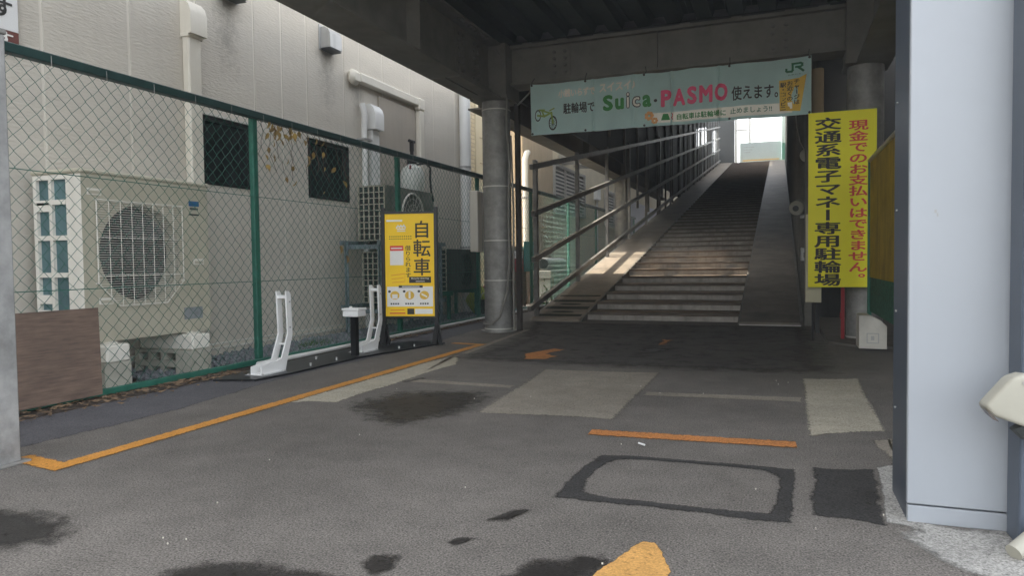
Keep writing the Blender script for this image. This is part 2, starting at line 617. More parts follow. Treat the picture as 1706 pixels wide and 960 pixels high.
M_CABLE = mat("grey cable sheath", (0.20, 0.19, 0.17), 0.6, var=0.15)
M_RUBBER = mat("black rubber", (0.02, 0.02, 0.02), 0.6)
M_MOSS = mat("dark mossy grip strip", (0.018, 0.022, 0.012), 0.9, var=0.4, scale=20)
M_TANK = mat("translucent white tank plastic", (0.74, 0.76, 0.72), 0.35, var=0.05, trans=0.3)


def brick_mat(name, c1, c2, mortar, bw, bh):
    m = bpy.data.materials.new(name)
    m.use_nodes = True
    n, l = m.node_tree.nodes, m.node_tree.links
    b = n["Principled BSDF"]
    b.inputs["Roughness"].default_value = 0.8
    g = n.new("ShaderNodeNewGeometry")
    sp = n.new("ShaderNodeSeparateXYZ")
    l.new(g.outputs["Position"], sp.inputs[0])
    ad = n.new("ShaderNodeMath")
    ad.operation = 'ADD'
    l.new(sp.outputs[0], ad.inputs[0])
    l.new(sp.outputs[1], ad.inputs[1])
    cb = n.new("ShaderNodeCombineXYZ")
    l.new(ad.outputs[0], cb.inputs[0])
    l.new(sp.outputs[2], cb.inputs[1])
    t = n.new("ShaderNodeTexBrick")
    l.new(cb.outputs[0], t.inputs["Vector"])
    t.inputs["Color1"].default_value = (*c1, 1)
    t.inputs["Color2"].default_value = (*c2, 1)
    t.inputs["Mortar"].default_value = (*mortar, 1)
    t.inputs["Scale"].default_value = 1
    t.inputs["Brick Width"].default_value = bw
    t.inputs["Row Height"].default_value = bh
    t.inputs["Mortar Size"].default_value = 0.008
    l.new(t.outputs["Color"], b.inputs["Base Color"])
    bp = n.new("ShaderNodeBump")
    bp.inputs["Strength"].default_value = 0.5
    bp.inputs["Distance"].default_value = 0.005
    bp.invert = True
    l.new(t.outputs["Fac"], bp.inputs["Height"])
    l.new(bp.outputs[0], b.inputs["Normal"])
    return m


M_BTILE = brick_mat("cream wall tiles", (0.66, 0.56, 0.38), (0.58, 0.48, 0.31), (0.42, 0.34, 0.23), 0.22, 0.07)

# ================================================================== GROUND
g = MB()
N = 40
g.quad((-89, -89, 0), (89, -89, 0), (89, 129, 0), (-89, 129, 0))
tag(g.build("asphalt_ground", M_ASPH), "worn grey brown asphalt yard under the deck", kind="structure")


def patch(name, pts, z, m, label, feather=0.05, jitter=0.0, sub=3, central=False):
    """thin ground sheet with a ragged border"""
    z *= 0.5
    pts = [Vector((p[0], p[1], z)) for p in pts]
    P = []
    for a, b in zip(pts, pts[1:] + pts[:1]):
        for k in range(sub):
            q = a.lerp(b, k / sub)
            if jitter:
                q += Vector((random.uniform(-1, 1), random.uniform(-1, 1), 0)) * jitter
            P.append(q)
    c = sum(P, Vector()) / len(P)
    n = len(P)
    # inset along the averaged edge normal
    area = sum(P[i].x * P[(i + 1) % n].y - P[(i + 1) % n].x * P[i].y for i in range(n))
    sgn = 1 if area > 0 else -1
    I = []
    for i in range(n):
        t = (P[(i + 1) % n] - P[i - 1])
        t.normalize()
        nn = Vector((-t.y, t.x, 0)) * sgn
        I.append(P[i].lerp(c, min(0.6, feather / max(.01, (P[i] - c).length) * 1.2)) if central else P[i] + nn * feather)
    mb = MB()
    mb.add(P + I, [(i, (i + 1) % n, n + (i + 1) % n, n + i) for i in range(n)] + [tuple(range(n, 2 * n))])
    mb.attr = [0.0] * n + [1.0] * n
    o = mb.build(name, m)
    if area < 0:
        o.data.flip_normals()
    return tag(o, label, kind="structure")


def ribbon(name, pts, w, z, m, label, feather=0.012, parent=None):
    """painted line: a strip along pts with softened edges and a mitred corner"""
    z *= 0.5
    pts = [Vector((p[0], p[1], z)) for p in pts]
    # resample
    D = []
    for a, b in zip(pts, pts[1:]):
        k = max(1, int((b - a).length / 0.12))
        D += [a.lerp(b, i / k) for i in range(k)]
    D.append(pts[-1])
    mb = MB()
    rows = []
    for i, p in enumerate(D):
        t0 = (D[i] - D[max(0, i - 1)])
        t1 = (D[min(len(D) - 1, i + 1)] - D[i])
        if t0.length < 1e-6: t0 = t1
        if t1.length < 1e-6: t1 = t0
        t0.normalize(); t1.normalize()
        t = (t0 + t1).normalized()
        nn = Vector((-t.y, t.x, 0))
        k = 1 / max(0.5, nn.dot(Vector((-t0.y, t0.x, 0))))
        rows.append([p + nn * s * k for s in (w / 2 + feather, w / 2 - feather, -w / 2 + feather, -w / 2 - feather)])
    P = [q for rr in rows for q in rr]
    F = []
    for i in range(len(rows) - 1):
        for j in range(3):
            F.append((i * 4 + j, (i + 1) * 4 + j, (i + 1) * 4 + j + 1, i * 4 + j + 1)[::-1])
    mb.add(P, F)
    mb.attr = [v for _ in rows for v in (0.0, 0.98, 0.98, 0.0)]
    o = mb.build(name, m)
    if o.data.polygons[0].normal.z < 0:
        o.data.flip_normals()
    return tag(o, label, kind="structure")


patch("asphalt_strip", [(-3.9, -0.5), (-3.22, -0.5), (-3.12, 2.2), (-3.10, 3.0), (-3.24, 4.0), (-3.2, 5.0), (-3.14, 5.9), (-3.3, 7.6), (-3.35, 8.9), (-3.9, 8.9)],
      0.003, M_ASPH_NEW, "bluish dark newer asphalt strip along the green fence", 0.04, 0.015, 6)
patch("mortar_patch", [(-1.63, 4.95), (-0.76, 5.03), (-0.75, 3.46), (-1.51, 3.41)], 0.004, M_MORTAR, "large square mortar patch in the middle of the asphalt", 0.05, 0.01)
patch("mortar_patch", [(0.13, 5.03), (0.50, 5.13), (0.47, 3.60), (0.115, 3.40)], 0.004, M_MORTAR_PALE, "pale long mortar patch right of the middle near the white block", 0.04, 0.008)
patch("mortar_patch", [(0.37, 3.42), (0.47, 3.46), (0.47, 3.02), (0.40, 3.02)], 0.004, M_MORTAR, "small mortar patch beside the pale grey cabinet", 0.03, 0.008)
patch("mortar_patch", [(-2.66, 3.36), (-2.36, 3.42), (-2.36, 4.28), (-2.34, 5.0), (-2.44, 5.3), (-2.62, 5.5), (-2.66, 4.6)], 0.004, M_MORTAR_PALE, "narrow pale mortar patch hugging the orange line", 0.05, 0.012)
patch("mortar_patch", [(-2.62, 5.6), (-2.50, 5.6), (-2.68, 7.75), (-2.80, 7.75)], 0.004, M_MORTAR, "thin mortar strip running to the left column foot", 0.04, 0.01)
patch("mortar_seam", [(-2.36, 4.29), (-1.58, 4.24), (-1.58, 4.14), (-2.36, 4.17)], 0.0045, M_MORTAR, "thin mortar seam left of the square patch", 0.01, 0.004)
patch("mortar_seam", [(-0.75, 4.26), (0.12, 4.34), (0.12, 4.20), (-0.75, 4.14)], 0.0045, M_MORTAR, "thin mortar seam between square and pale patches", 0.01, 0.004)
patch("tar_patch", [(0.115, 2.90), (0.35, 2.94), (0.305, 2.33), (0.085, 2.35)], 0.004, M_TAR, "black square tar patch beside the pale grey cabinet", 0.03, 0.008)
patch("rough_concrete", [(0.345, 2.40), (1.6, 2.40), (1.6, 1.4), (0.75, 1.66), (0.56, 1.90), (0.40, 2.06), (0.31, 2.25)], 0.0062, M_ROUGHC, "rough broken pale concrete around the cabinet foot", 0.07, 0.0, 4, True)
patch("rough_concrete", [(0.30, 2.34), (0.42, 2.30), (0.42, 3.05), (0.345, 2.98)], 0.0058, M_ROUGHC, "broken pale concrete edge between tar patch and cabinet", 0.03, 0.0, 3, True)


patch("shaded_asphalt", [(-2.55, 5.25), (-1.6, 5.12), (-.7, 5.12), (.1, 5.2), (.42, 5.3), (.42, 7.1), (.30, 8.86), (-3.05, 8.86), (-2.62, 7.0)], 0.0022, asphalt_mat("smooth shade-dark asphalt", (0.085, 0.078, 0.072), edge=True, tone=0.25, soft=0.5, speck=0.3, nscale=6, light=False), "smoother asphalt before the stairs, deck shade put into its colour", 0.3, 0.0, 4, True)  # patch darkened for the shade deep under the deck


def ring_patch(outer, inner, z, m, label):
    n = len(outer)
    z *= 0.5
    P = [Vector((p[0], p[1], z)) for p in outer]
    Q = [Vector((p[0], p[1], z)) for p in inner]
    A = [p.lerp(q, 0.3) for p, q in zip(P, Q)]
    B = [p.lerp(q, 0.7) for p, q in zip(P, Q)]
    mb = MB()
    F = []
    for k in range(3):
        F += [(k * n + i, k * n + (i + 1) % n, (k + 1) * n + (i + 1) % n, (k + 1) * n + i) for i in range(n)]
    mb.add(P + A + B + Q, F)
    mb.attr = [0.05] * n + [1.0] * n + [1.0] * n + [0.0] * n
    o = mb.build("tar_seal", m)
    if o.data.polygons[0].normal.z < 0:
        o.data.flip_normals()
    return tag(o, label, kind="structure")


ring_patch([(-0.72, 2.25), (-0.725, 2.4), (-0.72, 2.55), (-0.71, 2.7), (-0.69, 2.82), (-0.55, 2.85), (-0.35, 2.855), (-0.15, 2.86), (0.0, 2.86), (0.065, 2.855), (0.06, 2.7), (0.055, 2.55), (0.05, 2.4), (0.045, 2.25), (-0.03, 2.24), (-0.2, 2.255), (-0.4, 2.26), (-0.6, 2.25)],
           [(-0.60, 2.345), (-0.635, 2.42), (-0.64, 2.54), (-0.635, 2.66), (-0.60, 2.755), (-0.5, 2.795), (-0.34, 2.80), (-0.16, 2.80), (-0.07, 2.795), (-0.02, 2.74), (-0.005, 2.65), (-0.01, 2.54), (-0.02, 2.42), (-0.035, 2.345), (-0.08, 2.33), (-0.22, 2.325), (-0.4, 2.325), (-0.52, 2.325)],
           0.004, M_TAR, "black tar seal outline of a rectangular repair")


def stain(pts, z, label, feather=0.1):
    patch("wet_stain", pts, z, M_WET, label, feather * 1.3, 0.006, 3, True)


stain([(-2.27, 3.30), (-2.33, 3.52), (-2.24, 3.86), (-1.95, 4.02), (-1.66, 4.0), (-1.52, 3.80), (-1.50, 3.38), (-1.62, 3.14), (-1.74, 2.95), (-1.96, 3.05)], 0.0055, "large dark wet stain on the asphalt left of centre", 0.16)
stain([(-2.9, 1.50), (-2.40, 1.60), (-2.2, 1.62), (-2.05, 1.58), (-1.94, 1.50), (-1.93, 1.40), (-2.0, 1.33), (-2.1, 1.28), (-2.9, 1.1)], 0.0055, "dark wet stain at the foot of the grey gate post", 0.09)
stain([(-1.52, 1.40), (-1.44, 1.49), (-1.30, 1.53), (-1.02, 1.52), (-0.94, 1.44), (-1.1, 1.2), (-1.5, 1.2)], 0.0055, "dark wet stain nearest the camera", 0.06)
stain([(-1.06, 1.59), (-1.045, 1.67), (-0.96, 1.68), (-0.93, 1.60), (-0.96, 1.53), (-1.01, 1.54)], 0.0055, "small round dark wet spot in the foreground", 0.03)
stain([(-0.68, 1.62), (-0.62, 1.77), (-0.47, 1.86), (-0.38, 1.86), (-0.40, 1.70), (-0.60, 1.58)], 0.005, "dark wet stain under the orange arrow head", 0.05)
stain([(-1.20, 6.22), (-1.05, 6.46), (-0.86, 6.30), (-1.00, 6.06)], 0.0055, "small dark wet spot before the stairs", 0.06)
stain([(-0.86, 1.98), (-0.80, 2.12), (-0.74, 2.13), (-0.77, 1.99)], 0.0055, "faint drip mark left of the tar outline", 0.03)
stain([(-0.90, 1.78), (-0.86, 1.86), (-0.81, 1.85), (-0.85, 1.77)], 0.0055, "tiny drip mark behind the round wet spot", 0.025)
stain([(-2.37, 4.16), (-2.31, 4.36), (-2.26, 4.33), (-2.32, 4.14)], 0.0060, "small dark spot on the narrow pale patch", 0.03)

ribbon("painted_line", [(-2.98, 2.03), (-2.69, 1.985), (-2.685, 4.2), (-2.68, 6.25), (-3.0, 6.29)], 0.085, 0.0075, M_ORANGE, "long orange line along the rack bay with bent ends")
ribbon("painted_line", [(-0.82, 3.18), (0.07, 3.225)], 0.10, 0.0072, M_ORANGE_OLD, "faded short orange dash across the lane", 0.014)
patch("painted_arrow", [(-0.40, 1.87), (-0.38, 1.95), (-0.35, 1.985), (-0.315, 1.98), (-0.28, 1.89), (-0.255, 1.80), (-0.25, 1.62), (-0.49, 1.60), (-0.45, 1.72)], 0.0072, asphalt_mat("pale orange road paint", (0.60, 0.33, 0.105), edge=True, tone=0.15, soft=0.1, speck=0.2, nscale=30, light=False, rough=0.65), "orange arrow head painted in the near foreground", 0.012, 0.004)
patch("painted_mark", [(-1.97, 5.42), (-1.77, 5.42), (-1.72, 5.63), (-1.84, 5.76), (-1.80, 6.08), (-1.93, 6.14), (-2.04, 5.74)], 0.0072, M_ORANGE_OLD, "broken orange arrow remnant before the left ramp", 0.025, 0.02)
patch("painted_mark", [(-1.08, 6.64), (-1.09, 7.1), (-0.97, 7.08), (-0.99, 6.66)], 0.0072, M_ORANGE_OLD, "worn orange trace before the stairs", 0.05, 0.02)
mb = MB(Matrix.Translation((-0.55, 3.01, 0.006)) @ Matrix.Rotation(-0.7, 4, 'Z'))
mb.tube([(-0.02, 0, 0.004), (0.02, 0, 0.004)], 0.004, 6)
tag(mb.build("cigarette_butt", M_WHITE, loc=(-0.55, 3.01, 0)), "white cigarette butt lying before the tar outline", "litter")
rng = random.Random(3)
mb = MB()
for k in range(26):
    x, y = rng.uniform(-2.5, 0.4), 1.5 + 3.4 * rng.random() ** 1.6
    s = rng.uniform(0.001, 0.0022)
    mb.xf = Matrix.Translation((x, y, 0.0085)) @ Matrix.Rotation(rng.random() * 6, 4, 'Z')
    mb.box(-s, s, -s * 0.7, s * 0.7, -0.001, 0.003)
tag(mb.build("grit_specks", M_PIPE), "tiny pale grit scattered on the asphalt", kind="stuff")

# ================================================================== LEFT BUILDING (siding)
WX = -4.5
b1 = thing("siding_building", "beige stucco panel building behind the green fence", "building", (-6.5, 3.5, 0))
joints = [-4.7, -4.03, -3.36, -2.69, -2.02, -1.35, -0.68, 0.0, 0.66, 1.31, 1.97, 2.64, 3.31, 3.98, 4.63, 5.32, 5.71, 6.10, 6.76, 7.08, 7.59, 8.27, 8.94, 9.62, 9.98]
wins = [(4.67, 5.285, 1.48, 2.06), (6.11, 6.82, 1.48, 2.09)]
ZB, ZT = 0.135, 9.0
for a, b in zip(joints, joints[1:]):
    mb = MB()
    hit = [w for w in wins if w[0] < b and w[1] > a]
    y0, y1 = a + 0.009, b - 0.009
    if not hit:
        mb.box(WX - 0.03, WX, y0, y1, ZB, ZT, 0.004)
    else:
        w = hit[0]
        mb.box(WX - 0.03, WX, y0, y1, ZB, w[2])
        mb.box(WX - 0.03, WX, y0, y1, w[3], ZT)
        if w[0] > y0 + 0.002: mb.box(WX - 0.03, WX, y0, w[0], w[2], w[3])
        if w[1] < y1 - 0.002: mb.box(WX - 0.03, WX, w[1], y1, w[2], w[3])
    mb.build("wall_panel", M_SIDING, b1)
# core of the building, behind the panels, with holes left by the windows closed by their panes
M_JOINT = mat("sealant with joint highlight", (0.72, 0.68, 0.60), 0.8, var=0.05)  # pale joints, edge highlight put into the sealant colour
mb = MB()
mb.box(-9.0, WX - 0.0035, -4.7, 4.6, 0.0, ZT)
mb.box(-9.0, WX - 0.0035, 5.35, 6.05, 0.0, ZT)
mb.box(-9.0, WX - 0.0035, 6.88, 9.95, 0.0, ZT)
for (a, b) in ((4.6, 5.35), (6.05, 6.88)):
    mb.box(-9.0, WX - 0.0035, a, b, 0.0, 1.44)
    mb.box(-9.0, WX - 0.0035, a, b, 2.13, ZT)
    mb.box(-9.0, WX - 0.3, a, b, 1.44, 2.13)
mb.build("wall_core", M_JOINT, b1)
for w in wins:
    mb = MB()
    for (p, q, s, t) in ((w[0], w[0] + .03, w[2], w[3]), (w[1] - .03, w[1], w[2], w[3]), (w[0] + .03, w[1] - .03, w[2], w[2] + .03), (w[0] + .03, w[1] - .03, w[3] - .03, w[3])):
        mb.box(WX - 0.08, WX + 0.006, p, q, s, t)
    wf = mb.build("window", M_BLACK, b1)
    mb = MB()
    mb.box(WX - 0.075, WX - 0.06, w[0] + .03, w[1] - .03, w[2] + .03, w[3] - .03)
    mb.build("pane", M_WINDOW, wf)
    mb = MB()
    mb.box(WX + 0.0065, WX + 0.025, w[0] - 0.02, w[1] + 0.02, w[3] + 0.0, w[3] + 0.02)
    mb.build("drip_cap", M_TRIM, wf)
mb = MB()
mb.box(WX - 0.02, WX - 0.006, -4.7, 9.97, 0.0, 0.078)
mb.build("plinth", M_CONC, b1)
mb = MB()
mb.prism([(WX - 0.03, 0.078), (WX + 0.022, 0.078), (WX + 0.022, 0.092), (WX - 0.03, 0.10)], 'y', -4.7, 9.97)
mb.prism([(WX - 0.03, 0.122), (WX + 0.016, 0.122), (WX + 0.014, 0.131), (WX - 0.03, 0.134)], 'y', -4.7, 9.97)
mb.build("base_flashing", M_TRIM, b1)
mb = MB()
mb.box(WX + 0.001, WX + 0.022, 7.46, 8.36, 1.55, 2.80, 0.004)
mb.build("shutter_panel", mat("brownish shutter", (0.42, 0.375, 0.315), 0.7, var=0.05, streak=0.15, dirt=(0.2, 0.17, 0.13)), b1)


def vent(y, z, label):
    t = thing("vent_hood", label, "vent", (WX, y, z), "steel vent hoods on the siding wall")
    pr = [(0, 0.12), (0.06, 0.115), (0.10, 0.09), (0.125, 0.05), (0.13, -0.10)]
    mb = MB()
    w = 0.105
    P, F = [], []
    for s in (-w, w):
        P += [(WX + 0.002 + p[0], y + s, z + p[1]) for p in pr]
    n = len(pr)
    F = [(i, i + 1, n + i + 1, n + i) for i in range(n - 1)]
    P += [(WX + 0.002, y - w, z - 0.10), (WX + 0.002, y + w, z - 0.10)]
    F += [tuple(range(n)) + (2 * n,), tuple(range(n, 2 * n))[::-1] + (2 * n + 1,)]
    mb.add(P, F)
    mb.build("hood", M_VENT, t)
    mb = MB()
    mb.box(WX + 0.003, WX + 0.012, y - 0.13, y + 0.13, z - 0.12, z + 0.14, 0.003)
    mb.build("wall_flange", M_VENT, t)
    mb = MB()
    for k in range(3):
        mb.box(WX + 0.015, WX + 0.125, y - w + 0.005, y + w - 0.005, z - 0.095 - k * 0.012, z - 0.09 - k * 0.012)
    mb.build("louvre", M_FAN, t)


M_STREAK = asphalt_mat("rain streak grime", (0.20, 0.185, 0.16), edge=True, tone=0.1, soft=0.5, speck=0.1, nscale=9, light=False, amount=0.32)


def rain_streak(y, z, w, h):
    mb = MB()
    n, q = 9, []
    P, A_, F = [], [], []
    for j in range(n + 1):
        for i in range(5):
            P.append((WX + 0.0022, y + w * (i / 4 - .5) * (1 - .35 * j / n), z - h * j / n))
            A_.append((1 - abs(i / 2 - 1)) * (1 - j / n) ** .8 * 1.1)
    for j in range(n):
        for i in range(4):
            F.append((j * 5 + i, (j + 1) * 5 + i, (j + 1) * 5 + i + 1, j * 5 + i + 1))
    mb.add(P, F); mb.attr = A_
    mb.build("rain_streak", M_STREAK, b1)


rain_streak(6.44, 3.06, .42, .75)
rain_streak(5.0, 3.12, .40, .7)
rain_streak(7.02, 2.80, .30, .45)
vent(6.44, 3.16, "rounded steel vent hood above the second dark window")
vent(5.0, 3.22, "steel vent hood above the first dark window")


def duct_head(mb, y, z, w, d, h):
    """rounded wall-entry cover"""
    pr = [(0, 0), (d, 0), (d, h * .62), (d * .82, h * .85), (d * .45, h), (0, h)]
    mb.prism([(WX + 0.002 + p[0], z + p[1]) for p in pr], 'y', y - w / 2, y + w / 2)


t = thing("duct_cover", "wide cream duct cover running down to the big unit", "duct cover", (WX, 4.545, 0.4))
mb = MB(); mb.box(WX + 0.002, WX + 0.075, 4.475, 4.615, 0.4, 2.66, 0.012); mb.build("trunk", M_PIPE, t)
mb = MB(); duct_head(mb, 4.555, 2.66, 0.175, 0.11, 0.27); mb.build("cap", M_PIPE, t, True)
mb = MB(); mb.box(WX + 0.001, WX + 0.084, 4.465, 4.625, 2.635, 2.665, 0.004); mb.build("collar", M_PIPE, t)
t = thing("duct_cover", "cream duct cover with elbow running sideways over the shutter", "duct cover", (WX, 7.6, 2.85))
mb = MB(); mb.box(WX + 0.004, WX + 0.085, 6.98, 8.36, 2.845, 2.955, 0.014); mb.build("trunk", M_PIPE, t)
mb = MB(); mb.box(WX + 0.002, WX + 0.10, 6.80, 6.98, 2.80, 2.965, 0.04); mb.build("cap", M_PIPE, t, True)
mb = MB(); mb.box(WX + 0.002, WX + 0.095, 8.36, 8.52, 2.80, 2.965, 0.02); mb.build("elbow", M_PIPE, t)
mb = MB(); mb.box(WX + 0.004, WX + 0.085, 8.385, 8.50, 1.64, 2.80, 0.012); mb.build("drop", M_PIPE, t)
t = thing("duct_cover", "short white duct cover with a thin pipe beside the shutter", "duct cover", (WX, 7.1, 0))
mb = MB(); duct_head(mb, 7.30, 2.36, 0.20, 0.12, 0.29); mb.build("cap", M_PIPEW, t, True)
mb = MB(); mb.box(WX + 0.002, WX + 0.07, 7.22, 7.385, 1.3, 2.36, 0.012); mb.build("trunk", M_PIPEW, t)
mb = MB(); mb.tube([(WX + 0.05, 7.04, 2.62), (WX + 0.07, 7.06, 2.5), (WX + 0.05, 7.08, 2.3), (WX + 0.05, 7.08, 0.02)], 0.035, 10); mb.build("pipe", M_PIPEW, t, True)
mb = MB(); mb.box(WX + 0.002, WX + 0.10, 6.99, 7.17, 2.205, 2.225); mb.build("pipe_clamp", M_VENT, t); mb = MB(); mb.box(WX + 0.002, WX + 0.10, 6.99, 7.17, 1.005, 1.025); mb.build("pipe_clamp", M_VENT, t)
t = thing("drain_pipe", "white drain pipe at the end of the siding wall", "pipe", (WX, 9.76, 0))
mb = MB(); mb.tube([(WX + 0.10, 9.77, 0.0), (WX + 0.10, 9.77, 8.9)], 0.085, 14); mb.build("pipe", M_PIPEW, t, True)
for z in (1.0, 2.2, 3.6):
    mb = MB(); mb.tube([(WX + 0.10, 9.77, z), (WX + 0.10, 9.77, z + 0.03)], 0.093, 14); mb.box(WX, WX + 0.03, 9.75, 9.79, z, z + 0.03); mb.build("pipe_clamp", M_VENT, t)

t = thing("wall_sign", "white and maroon notice board high behind the gate post", "sign", (WX, 2.4, 2.2))
SB, ST = 2.16, 3.2
mb = MB(); mb.box(WX + 0.02, WX + 0.035, 1.6, 3.135, 2.27, ST); mb.box(WX + 0.003, WX + 0.02, 1.65, 3.1, 2.3, ST - .1); mb.build("board", M_WHITE, t)
mb = MB(); mb.box(WX + 0.02, WX + 0.0352, 1.6, 3.135, SB, 2.268); mb.build("lower_board", mat("maroon board", (0.16, 0.055, 0.045), 0.5, var=0.08), t)
fn = lambda a, b, e=0: (WX + 0.0372 + e, a, b)
mb = MB(); put(mb, "です", fn, 2.86, 2.345, 3.10, 2.455, 0.03); mb.build("lettering", M_INK, t)
mb = MB(); put(mb, "てます", fn, 2.74, 2.18, 3.10, 2.256, 0.03); mb.build("lettering", M_PRINTW, t)

# ================================================================== BUILDINGS BEHIND
t = thing("tile_tower", "narrow cream tiled wall just past the white drain pipe", "building", (-5.4, 11.3, 0))
mb = MB(); mb.box(-5.7, -5.0, 9.99, 11.52, 0, 8.5); mb.build("tiled_wall", M_BTILE, t)
mb = MB(); mb.box(-5.7, -4.985, 11.525, 11.86, 0, 8.5, 0.01); mb.build("corner_pier", M_CREAMW, t)
mb = MB()
for z in (2.55, 3.0, 3.4): mb.box(-4.984, -4.975, 11.7, 11.86, z, z + 0.012)
mb.build("joint_line", M_TILE2, t)

b2 = thing("tan_building", "tan rendered building with louvre windows beyond the stair rails", "building", (-7, 20, 0))
mb = MB(); mb.box(-9, -5.0, 14.0, 16.1, 0, 8); mb.build("wall", M_TILE2, b2)
mb = MB(); mb.box(-9, -5.02, 16.1, 45, 0, 8); mb.build("wall", M_CREAMW, b2)


def louvre(y0, y1, z0, z1, cols):
    mb = MB()
    X = -5.02
    mb.box(X + .002, X + .06, y0, y0 + .06, z0, z1); mb.box(X + .002, X + .06, y1 - .06, y1, z0, z1)
    mb.box(X + .002, X + .06, y0 + .06, y1 - .06, z0, z0 + .06); mb.box(X + .002, X + .06, y0 + .06, y1 - .06, z1 - .06, z1)
    for k in range(1, cols):
        y = y0 + (y1 - y0) * k / cols
        mb.box(X + .002, X + .055, y - .03, y + .03, z0 + .06, z1 - .06)
    wf = mb.build("louvre_window", M_LOUV, b2)
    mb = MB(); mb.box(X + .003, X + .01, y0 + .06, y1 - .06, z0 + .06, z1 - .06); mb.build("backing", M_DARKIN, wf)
    z = z0 + 0.09
    base = None
    while z < z1 - 0.1:
        if base is None:
            mb = MB()
            mb.prism([(X + .012, z + .045), (X + .016, z + .05), (X + .05, z), (X + .046, z - .004)], 'y', y0 + .06, y1 - .06)
            base = mb.build("slat", M_LOUV, wf)
            zb = z
        else:
            c = base.copy(); c.location = Vector(base.location) + Vector((0, 0, z - zb)); COL.objects.link(c)
        z += 0.09


louvre(16.15, 19.0, 1.95, 3.12, 3)
louvre(21.4, 26.5, 1.85, 2.95, 4)
t = thing("vent_cowl", "large pale rounded vent cowl above the louvre window", "vent", (-5.0, 16.9, 3.4))
mb = MB()
mb.tube([(-5.01, 16.95, 3.52), (-4.7, 16.95, 3.52), (-4.5, 16.95, 3.46), (-4.38, 16.95, 3.28), (-4.36, 16.95, 3.1)], [0.36, 0.36, 0.36, 0.34, 0.34], 18)
mb.build("hood", M_TRIM, t, True)
mb = MB(); mb.tube([(-4.36, 16.95, 3.1), (-4.36, 16.95, 3.085)], 0.36, 18); mb.build("rim", M_VENT, t)
t = thing("service_box", "small pale service box on the wall between louvre windows", "box", (-5.0, 20.3, 2.3))
mb = MB(); mb.box(-5.018, -4.9, 20.1, 20.5, 2.55, 2.95, 0.01); mb.build("cabinet", M_PIPEW, t)
mb = MB(); mb.tube([(-4.97, 20.3, 2.55), (-4.97, 20.3, 0.4)], 0.03, 8); mb.build("conduit", M_PIPEW, t)
t = thing("tall_pipe", "pale pipe rising along the tan wall behind the fence", "pipe", (-4.9, 13.9, 0))
mb = MB(); mb.tube([(-4.93, 13.95, 0), (-4.93, 13.95, 2.9), (-4.93, 14.05, 3.05), (-4.99, 14.3, 3.1)], 0.06, 10); mb.build("pipe", M_PIPE, t, True)
mb = MB(); mb.box(-4.998, -4.86, 13.86, 14.04, 2.1, 2.13); mb.build("pipe_clamp", M_VENT, t)
t = thing("white_hoarding", "pale lilac sheet hoarding far behind the second column", "hoarding", (-4.2, 24.5, 0))
for k in range(4):
    mb = MB(); mb.box(-4.22, -4.2, 21.0 + k * 1.5, 22.49 + k * 1.5, 0, 2.6, 0.004); mb.build("panel", mat("lilac sheet", (0.62, 0.62, 0.72), 0.6, var=0.04), t)

# ================================================================== GREEN CHAIN LINK FENCE
FX = -3.85
fence = thing("chain_link_fence", "tall green chain link fence along the left side", "fence", (FX, 9, 0))
posts = [0.06, 2.30, 4.56, 6.82, 9.0, 11.25, 13.5, 15.75, 18.0, 20.25]
P0 = None
for y in posts:
    if P0 is None:
        mb = MB(); mb.box(FX - 0.055, FX - 0.012, y - 0.03, y + 0.03, 0, 1.955, 0.006)
        P0 = mb.build("post", M_GREENPOST, fence); py = y
    else:
        c = P0.copy(); c.location = (0, y - py, 0); COL.objects.link(c)
mb = MB(); mb.box(FX - 0.035, FX + 0.03, posts[0], posts[-1], 1.945, 2.0, 0.006); mb.build("top_rail", M_GREEN, fence)
mb = MB(); mb.box(FX - 0.03, FX + 0.01, posts[0], posts[-1], 0.012, 0.052, 0.005); mb.build("bottom_rail", M_GREENPOST, fence)
for z in (0.667, 1.333):
    mb = MB(); mb.tube([(FX + 0.004, posts[0], z), (FX + 0.004, posts[-1], z)], 0.0028, 5); mb.build("tension_wire", M_MESH, fence)
mb = MB()
pit = 0.0866
ny = int((posts[-1] - posts[0]) / (pit / 2))
nz_ = 44
zz0, zz1 = 0.03, 1.955
for i in range(0, int((posts[-1] - posts[0]) / (pit / 2)) - 1):
    y0 = posts[0] + i * pit / 2
    pts = []
    ph = i % 2
    for k in range(nz_ + 1):
        z = zz0 + (zz1 - zz0) * k / nz_
        s = (k + ph) % 2
        # adjoining wires touch at the knots
        jig = 0.0028 * math.sin(i * 1.7 + k * 0.9) + 0.004 * math.sin(y0 * 2.1 + z * 3.3)
        pts.append((FX + (0.003 if (k % 2) else -0.003) + 0.006 * math.sin(y0 * 1.3) * math.sin(z * 1.6), y0 + s * pit / 2 * 1.02 + jig, z))
    mb.tube(pts, 0.0021, 3, False)
tag(mb.build("wire_mesh", M_MESH, fence, True), kind="stuff")
mb = MB()
for y in [posts[0] + 0.35 * k for k in range(int((posts[-1] - posts[0]) / 0.35))]:
    mb.tube([(FX + 0.032, y, 1.985), (FX + 0.034, y, 1.93), (FX + 0.006, y, 1.925)], 0.002, 4)
tag(mb.build("tie_wire", M_GALV, fence), kind="stuff")
mb = MB(); mb.box(FX - 0.10, FX + 0.16, 0, 20.25, 0.0, 0.0065)
tag(mb.build("soil_strip", mat('dark leaf soil', (0.06, 0.045, 0.035), 0.95, var=0.5, scale=25, bump=.6, bscale=80), loc=(FX, 9, 0)), "dark soil strip under the green fence", kind="structure")

